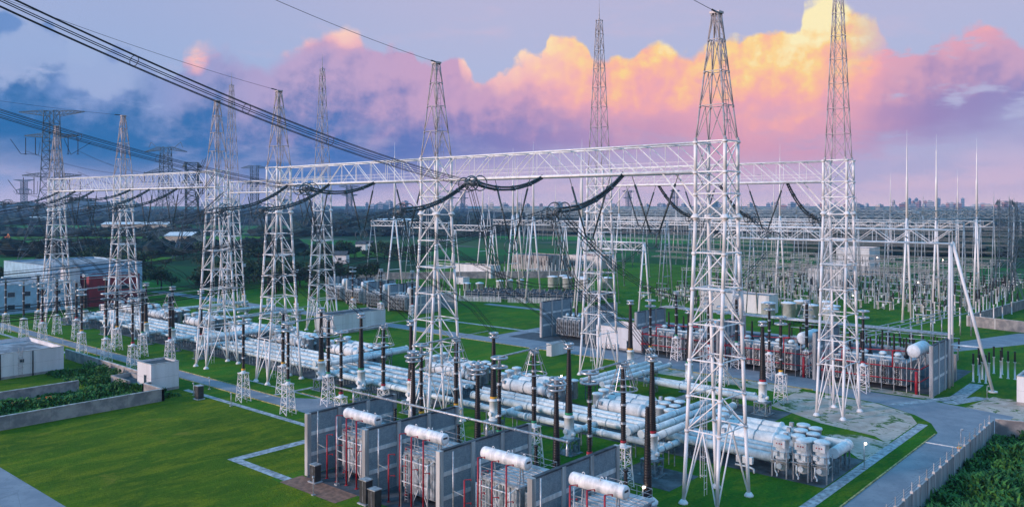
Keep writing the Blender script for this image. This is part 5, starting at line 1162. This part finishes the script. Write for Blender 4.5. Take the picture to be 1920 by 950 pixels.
# wires of the distant lines at left
random.seed(5)
for i in range(12):
    zz = 50 + (i % 3) * 13 if i < 6 else 20 + (i % 6) * 3.0
    if i < 6: PA, PB = camxy(97, 500), camxy(311, 760); a = Vector((PA[0] + (i % 2 * 2 - 1) * 13, PA[1] + (i % 2 * 2 - 1) * 10, zz - 8)); b = Vector((PB[0] + (i % 2 * 2 - 1) * 14, PB[1] + 10, zz - 8))
    else: a = Vector((-130 - (i % 3) * 3, 74, zz + 8)); b = Vector((-420, 180 + i * 2, 34 + i))
    bundle(cat_pts(a, b, 8 if i < 6 else 10, 16), f'dark wires of the distant line at left, {ORD[i]} of twelve', n=3, rad=.3, r=.05, group='distant line wires at left', spacers=False)
# ================================================================ trees and undergrowth
def leaves(mb, c, rad, n, size, rng):
    c = np.array(c)
    d = rng.normal(size=(n, 3)); d /= np.linalg.norm(d, axis=1)[:, None]; p = c + d * (rng.random(n)[:, None] ** .45) * np.array(rad)
    for q_ in p:
        a = rng.normal(size=3); a /= np.linalg.norm(a); b = np.cross(a, rng.normal(size=3)); b /= np.linalg.norm(b) + 1e-9; s = size * rng.uniform(.6, 1.3)
        mb.quad(q_ - a * s, q_ + b * s * .6, q_ + a * s, q_ - b * s * .6)
def tree(rng, h, w, n=260, size=.55):
    t = thing('broadleaf_tree', '-', 'tree'); k = MB(); k.tube((0, 0, 0), (.2, .1, h * .5), .28, 7, .16); l = MB(); k_ = 7
    for i in range(k_):
        a = i * 2.4 + rng.random(); rr = w * (.25 + .35 * rng.random()); z = h * (.42 + .45 * rng.random()); c = (math.cos(a) * rr, math.sin(a) * rr, z); k.tube((.15, .1, h * .38), c, .11, 5, .04)
        s = w * rng.uniform(.28, .42); leaves(l, c, (s, s, s * .75), n // k_, size, rng)
    k.build('trunk', G['trunk'], t); l.build('crown', G['leaf'], t); return t
rng = np.random.default_rng(4)
TRS = [reg(tree(rng, h, w, n, s)) for h, w, n, s in ((8, 5, 520, .5), (10, 7, 640, .6), (6.5, 6, 460, .5))]; usedt = set(); spots = []
for i in range(46): spots.append((rng.uniform(-372, -262), rng.uniform(170, 240), 0))
for i in range(26): spots.append((rng.uniform(-425, -330), rng.uniform(120, 190), 0))
for i in range(44): spots.append((*camxy(rng.uniform(590, 800), rng.uniform(520, 600)), 1))
for i in range(24): spots.append((rng.uniform(-520, -400), rng.uniform(180, 330), 1))
for i in range(22): spots.append((rng.uniform(-48, -20), rng.uniform(300, 520), 1))
spots = [s for s in spots if not (-352 < s[0] < -296 and s[1] < 150)]
spots.sort(key=lambda s: P(s[0], s[1]))
for i, (X, Y, g) in enumerate(spots):
    j = int(rng.integers(0, 3)); p = TRS[j]; lab = ('dark round-crowned tree in the belt behind the left gantries', 'dark tree in the belt at the far side of the yard')[g]; gr = ('trees behind the left gantries', 'trees beyond the yard')[g]
    if j in usedt: o = dup(p, (X, Y, 0), rng.uniform(0, 6.28), lab, gr)
    else: usedt.add(j); o = p; p.location = (X, Y, 0); p['label'] = lab; p['group'] = gr
    s = rng.uniform(.7, 1.25); o.scale = (s * 1.1, s * 1.1, s)
def undergrowth(name, poly_fn, n, hgt, m, clump, rng, ex=None):
    mb = MB(); c = 0
    while c < n:
        x, y = poly_fn(rng); h = hgt * (.35 + .9 * (.5 + .5 * math.sin(x * .55 + 1.3 * math.sin(y * .4))) * rng.random() ** .5); cz = h * .5; c += 1
        for k_ in range(clump):
            th = rng.uniform(0, 6.28); L = h * rng.uniform(.5, 1.1); bx, by = x + rng.normal() * .35, y + rng.normal() * .35; tx, ty = bx + math.cos(th) * L * .45, by + math.sin(th) * L * .45; w = .06 + .07 * rng.random(); nx, ny = -math.sin(th) * w, math.cos(th) * w
            mb.quad((bx - nx, by - ny, 0), (bx + nx, by + ny, 0), ((bx + tx) / 2 + nx * 1.6, (by + ty) / 2 + ny * 1.6, L * .72), ((bx + tx) / 2 - nx * 1.6, (by + ty) / 2 - ny * 1.6, L * .72)); mb.quad(((bx + tx) / 2 - nx * 1.6, (by + ty) / 2 - ny * 1.6, L * .72), ((bx + tx) / 2 + nx * 1.6, (by + ty) / 2 + ny * 1.6, L * .72), (tx, ty, L * .85))
    return tag(mb.build(name, m), kind='stuff')
undergrowth('undergrowth', lambda r: (-26.2 + 42 * r.random() ** 1.5, r.uniform(78, 143)), 5200, 2.6, G['reed'], 9, rng)
undergrowth('undergrowth', lambda r: (r.uniform(-163.5, -145.4) - (0), r.uniform(46, 74.3)), 1500, 1.5, G['reed'], 8, rng)
undergrowth('undergrowth', lambda r: (r.uniform(-186, -165), r.uniform(66, 74.3)), 350, 1.3, G['reed'], 8, rng)
undergrowth('undergrowth', lambda r: (r.uniform(-40, -10), r.uniform(272, 330)), 900, 2.0, G['reed'], 8, rng)
for i, (X, Y) in enumerate(((-176, 73.2), (-170, 73), (-166.5, 68.6), (-158.4, 69), (-182, 73), (-27 + 6, 92), (-20, 108), (-22, 122))):
    t = thing('bush', f'dense green bush, {ORD[i]} of eight, growing in the {"compound beside the wall" if i < 5 else "thicket outside the fence"}', 'bush', (X, Y, 0)); l = MB(); k = MB(); leaves(l, (0, 0, 1.1), (1.8, 1.5, 1.2), 420, .22, rng); k.tube((0, 0, 0), (0, 0, 1), .07, 5); k.build('stem', G['trunk'], t); l.build('foliage', G['reed'], t)
# far woods: one mass of clumped crowns
def woods(name, n, fn, hs, ws_):
    v0 = []; f0 = []; base = []
    for j in range(5):
        for i in range(7):
            ph = math.pi * (.02 + .56 * j / 4); th = 2 * math.pi * i / 7 + j * .3; base.append((math.sin(ph) * math.cos(th), math.sin(ph) * math.sin(th), math.cos(ph)))
    base = np.array(base); fs = [(j * 7 + i, j * 7 + (i + 1) % 7, (j + 1) * 7 + (i + 1) % 7, (j + 1) * 7 + i) for j in range(4) for i in range(7)]; fs = np.array(fs); V = []; F = []
    for k in range(n):
        x, y = fn(rng); h = rng.uniform(*hs); w = rng.uniform(*ws_); p = base * (1 + rng.normal(size=(35, 1)) * .18) * np.array([w, w, h * .75]) + np.array([x, y, h * .3]); V.append(p); F.append(fs + k * 35)
    V = np.concatenate(V); F = np.concatenate(F); me = bpy.data.meshes.new(name); me.from_pydata(V.tolist(), [], F.tolist()); me.materials.append(G['woods']); o = bpy.data.objects.new(name, me); COL.objects.link(o); return tag(o, kind='stuff')
def belt(D0, D1, x0, x1):
    def f(r): D = r.uniform(D0, D1); return camxy(r.uniform(x0, x1), D)
    return f
woods('far_woods', 1500, belt(1000, 1250, 560, 2300), (8, 14), (8, 18)); woods('far_woods', 2600, belt(1450, 2600, -350, 2300), (9, 17), (12, 30)); woods('far_woods', 2200, belt(2600, 3700, -400, 2300), (10, 18), (20, 45))
woods('far_woods', 130, belt(560, 640, -300, 560), (6, 10), (6, 11)); woods('far_woods', 200, belt(930, 980, -300, 900), (6, 10), (8, 14)); woods('far_woods', 500, belt(560, 800, 1500, 2300), (8, 13), (7, 14))
# hills at the left horizon
mb = MB(); n = 60
def hill(px0, px1, D, hmax, seed):
    r = np.random.default_rng(seed); V = []; 
    hs = [hmax * (math.sin(math.pi * i / n) ** .7) * (.55 + .25 * math.sin(i * .31 + seed) + .2 * math.sin(i * .83 + seed * 2)) for i in range(n + 1)]
    me = MB()
    for i in range(n):
        pa, pb = px0 + (px1 - px0) * i / n, px0 + (px1 - px0) * (i + 1) / n; fa, fb2 = camxy(pa, D - 500), camxy(pb, D - 500); ta, tb = camxy(pa, D), camxy(pb, D); ra, rb = camxy(pa, D + 700), camxy(pb, D + 700)
        me.quad((*fa, -1), (*fb2, -1), (*tb, hs[i + 1]), (*ta, hs[i]), smooth=True); me.quad((*ta, hs[i]), (*tb, hs[i + 1]), (*rb, -1), (*ra, -1), smooth=True)
    return struct('hills', me, G['woods'])
hill(-300, 420, 3900, 98, 1); hill(300, 700, 4000, 82, 2); hill(520, 900, 4100, 52, 4); hill(1250, 1450, 4200, 58, 5)
# city on the horizon
cm = {k: mat('city_' + k, c, .8, 0, .2, .02) for k, c in (('grey', (.42, .44, .47)), ('brick', (.50, .25, .20)), ('cream', (.60, .52, .44)), ('blue', (.25, .34, .44)))}
r = np.random.default_rng(12); city = []
for i in range(115):
    px = r.uniform(700, 2000) if r.random() < .85 else r.uniform(380, 700); D = r.uniform(3500, 4400); city.append([px, D, r.uniform(34, 46) * (1.3 if r.random() < .12 else 1), r.uniform(12, 34), ['grey', 'cream', 'blue', 'grey', 'brick'][int(r.integers(0, 5))]])
for px in (1705, 1718, 1760, 1805): city.append([px, 4300, 70, 15, 'blue'])
for px in (1712, 1724, 1735, 1742): city.append([px, 4200, 56, 14, 'brick'])
for i, (px, D, h, w, c) in enumerate(sorted(city)):
    X, Y = camxy(px, D); t = thing('city_block', 'distant city block on the hazy skyline', 'building', (X, Y, 0), r.uniform(0, 1.5), 'city blocks on the skyline'); b = MB(); b.bb(-w / 2, w / 2, -w / 3, w / 3, 0, h); b.build('wall', cm[c], t); b = MB(); b.bb(-w / 5, w / 5, -w / 6, w / 6, h, h + 6); b.bb(-w / 2, w / 2, -w / 3, -w / 3 + .8, h, h + 2); b.build('roof_house', cm['grey'], t)
    b = MB(); k_ = 8
    while k_ < h - 6: b.bb(-w / 2 - .3, w / 2 + .3, -w / 3 - .3, w / 3 + .3, k_, k_ + 3); k_ += 9
    b.build('window_band', G['glass'], t)
big = [(1150, 2900, 1650, 60), (1245, 2700, 1890, 40), (90, 1500, 60, 60), (260, 1150, 50, 90), (780, 3300, 700, 60), (1690, 2600, 900, 120), (1850, 2500, 900, 150), (1400, 2800, 900, 70), (960, 3000, 500, 80), (1010, 3100, 500, 60), (610, 3300, 300, 80), (745, 1300, 60, 60), (345, 720, 30, 22), (1480, 2900, 500, 60), (1940, 2000, 600, 70)]
for i, (px, D, _, w) in enumerate(big):
    X, Y = camxy(px, D); t = thing('warehouse', f'long pale warehouse roof among the distant fields, {ORD[i]} of fifteen', 'building', (X, Y, 0), R(41) + .1 * (i % 3), 'distant warehouses'); h = 9 + .4 * (i % 3) * 3; b = MB(); b.bb(-w / 2, w / 2, -14, 14, 0, h); b.build('wall', cm['cream'], t); b = MB(); b.quad((-w / 2 - 1, -15, h), (w / 2 + 1, -15, h), (w / 2 + 1, 0, h + 3), (-w / 2 - 1, 0, h + 3)); b.quad((w / 2 + 1, 15, h), (-w / 2 - 1, 15, h), (-w / 2 - 1, 0, h + 3), (w / 2 + 1, 0, h + 3)); b.build('roof', G['whitepaint'], t)
    b = MB()
    for k_ in range(int(w / 12)): b.bb(-w / 2 + 4 + k_ * 12, -w / 2 + 9 + k_ * 12, -14.1, -14.01, 1, 5)
    b.build('door', G['glass'], t)
for i, (px, D) in enumerate(((678, 640), (690, 650), (735, 1100), (722, 1080), (640, 500))):
    X, Y = camxy(px, D); t = thing('farmhouse', f'small white farmhouse with gabled roof in the fields, {ORD[i]} of five', 'house', (X, Y, 0), .6, 'farmhouses'); b = MB(); b.bb(-4, 4, -3, 3, 0, 5); b.build('wall', G['white'], t); b = MB(); b.quad((-4.4, -3.4, 5), (4.4, -3.4, 5), (4.4, 0, 7.5), (-4.4, 0, 7.5)); b.quad((4.4, 3.4, 5), (-4.4, 3.4, 5), (-4.4, 0, 7.5), (4.4, 0, 7.5)); b.build('roof', G['darkroof'], t); b = MB(); b.bb(-1, 1, -3.1, -3.01, 2, 3.5); b.build('window', G['glass'], t)
# parked vehicles by the left buildings
for i, (X, Y, rz) in enumerate(((-282, 118.5, .3), (-279, 122, .3), (-283, 110, .1), (-268, 128, 1.2))):
    t = thing('parked_van', f'small white parked van by the left buildings, {ORD[i]} of four', 'van', (X, Y, 0), rz, 'parked vans'); b = MB(); b.bb(-2.3, 2.3, -.9, .9, .4, 1.3); b.bb(-2.3, 1.4, -.85, .85, 1.3, 2.1); b.build('body', G['whitepaint'], t); b = MB(); b.bb(1.4, 1.45, -.8, .8, 1.32, 2.0); b.bb(-1.8, 1.2, -.87, -.855, 1.45, 1.95); b.build('window', G['glass'], t)
    for x in (-1.5, 1.5):
        for y in (-.9, .7): MB().lathe((x, y, .35), [(.35, 0), (.35, .2)], 12, 'Y').build('wheel', G['cabinet'], t)
t = thing('excavator', 'small orange excavator on the fields at the far left', 'excavator', (*camxy(12, 830), 0), 0); b = MB(); b.bb(-2, 2, -1.5, 1.5, 1.2, 3.6); b.build('cab', G['orange'], t); b = MB(); b.path([(1.5, 0, 2.5), (5, 0, 6.5), (9, 0, 4), (9.5, 0, 1)], .5, 6); b.build('boom', G['orange'], t); b = MB(); b.bb(-2.6, 2.6, -1.9, -1, 0, 1.2); b.bb(-2.6, 2.6, 1, 1.9, 0, 1.2); b.build('track', G['cabinet'], t)
# ================================================================ evening haze
if HAZE:
    hb = MB(); hb.bb(-5200, 3200, -700, 5600, -1, 124); m = bpy.data.materials.new('evening_air'); m.use_nodes = True; m.node_tree.nodes.clear(); n = NT(m.node_tree)
    v_ = n.new('ShaderNodeVolumePrincipled'); v_.inputs['Color'].default_value = (.34, .62, 1, 1); v_.inputs['Density'].default_value = .00010; v_.inputs['Anisotropy'].default_value = .1; o_ = n.new('ShaderNodeOutputMaterial'); n.nt.links.new(v_.outputs[0], o_.inputs['Volume'])
    o = hb.build('haze', m); tag(o, kind='stuff')
SC.cycles.max_bounces = 5; SC.cycles.diffuse_bounces = 2; SC.cycles.glossy_bounces = 2; SC.cycles.volume_bounces = 0; SC.cycles.use_denoising = True
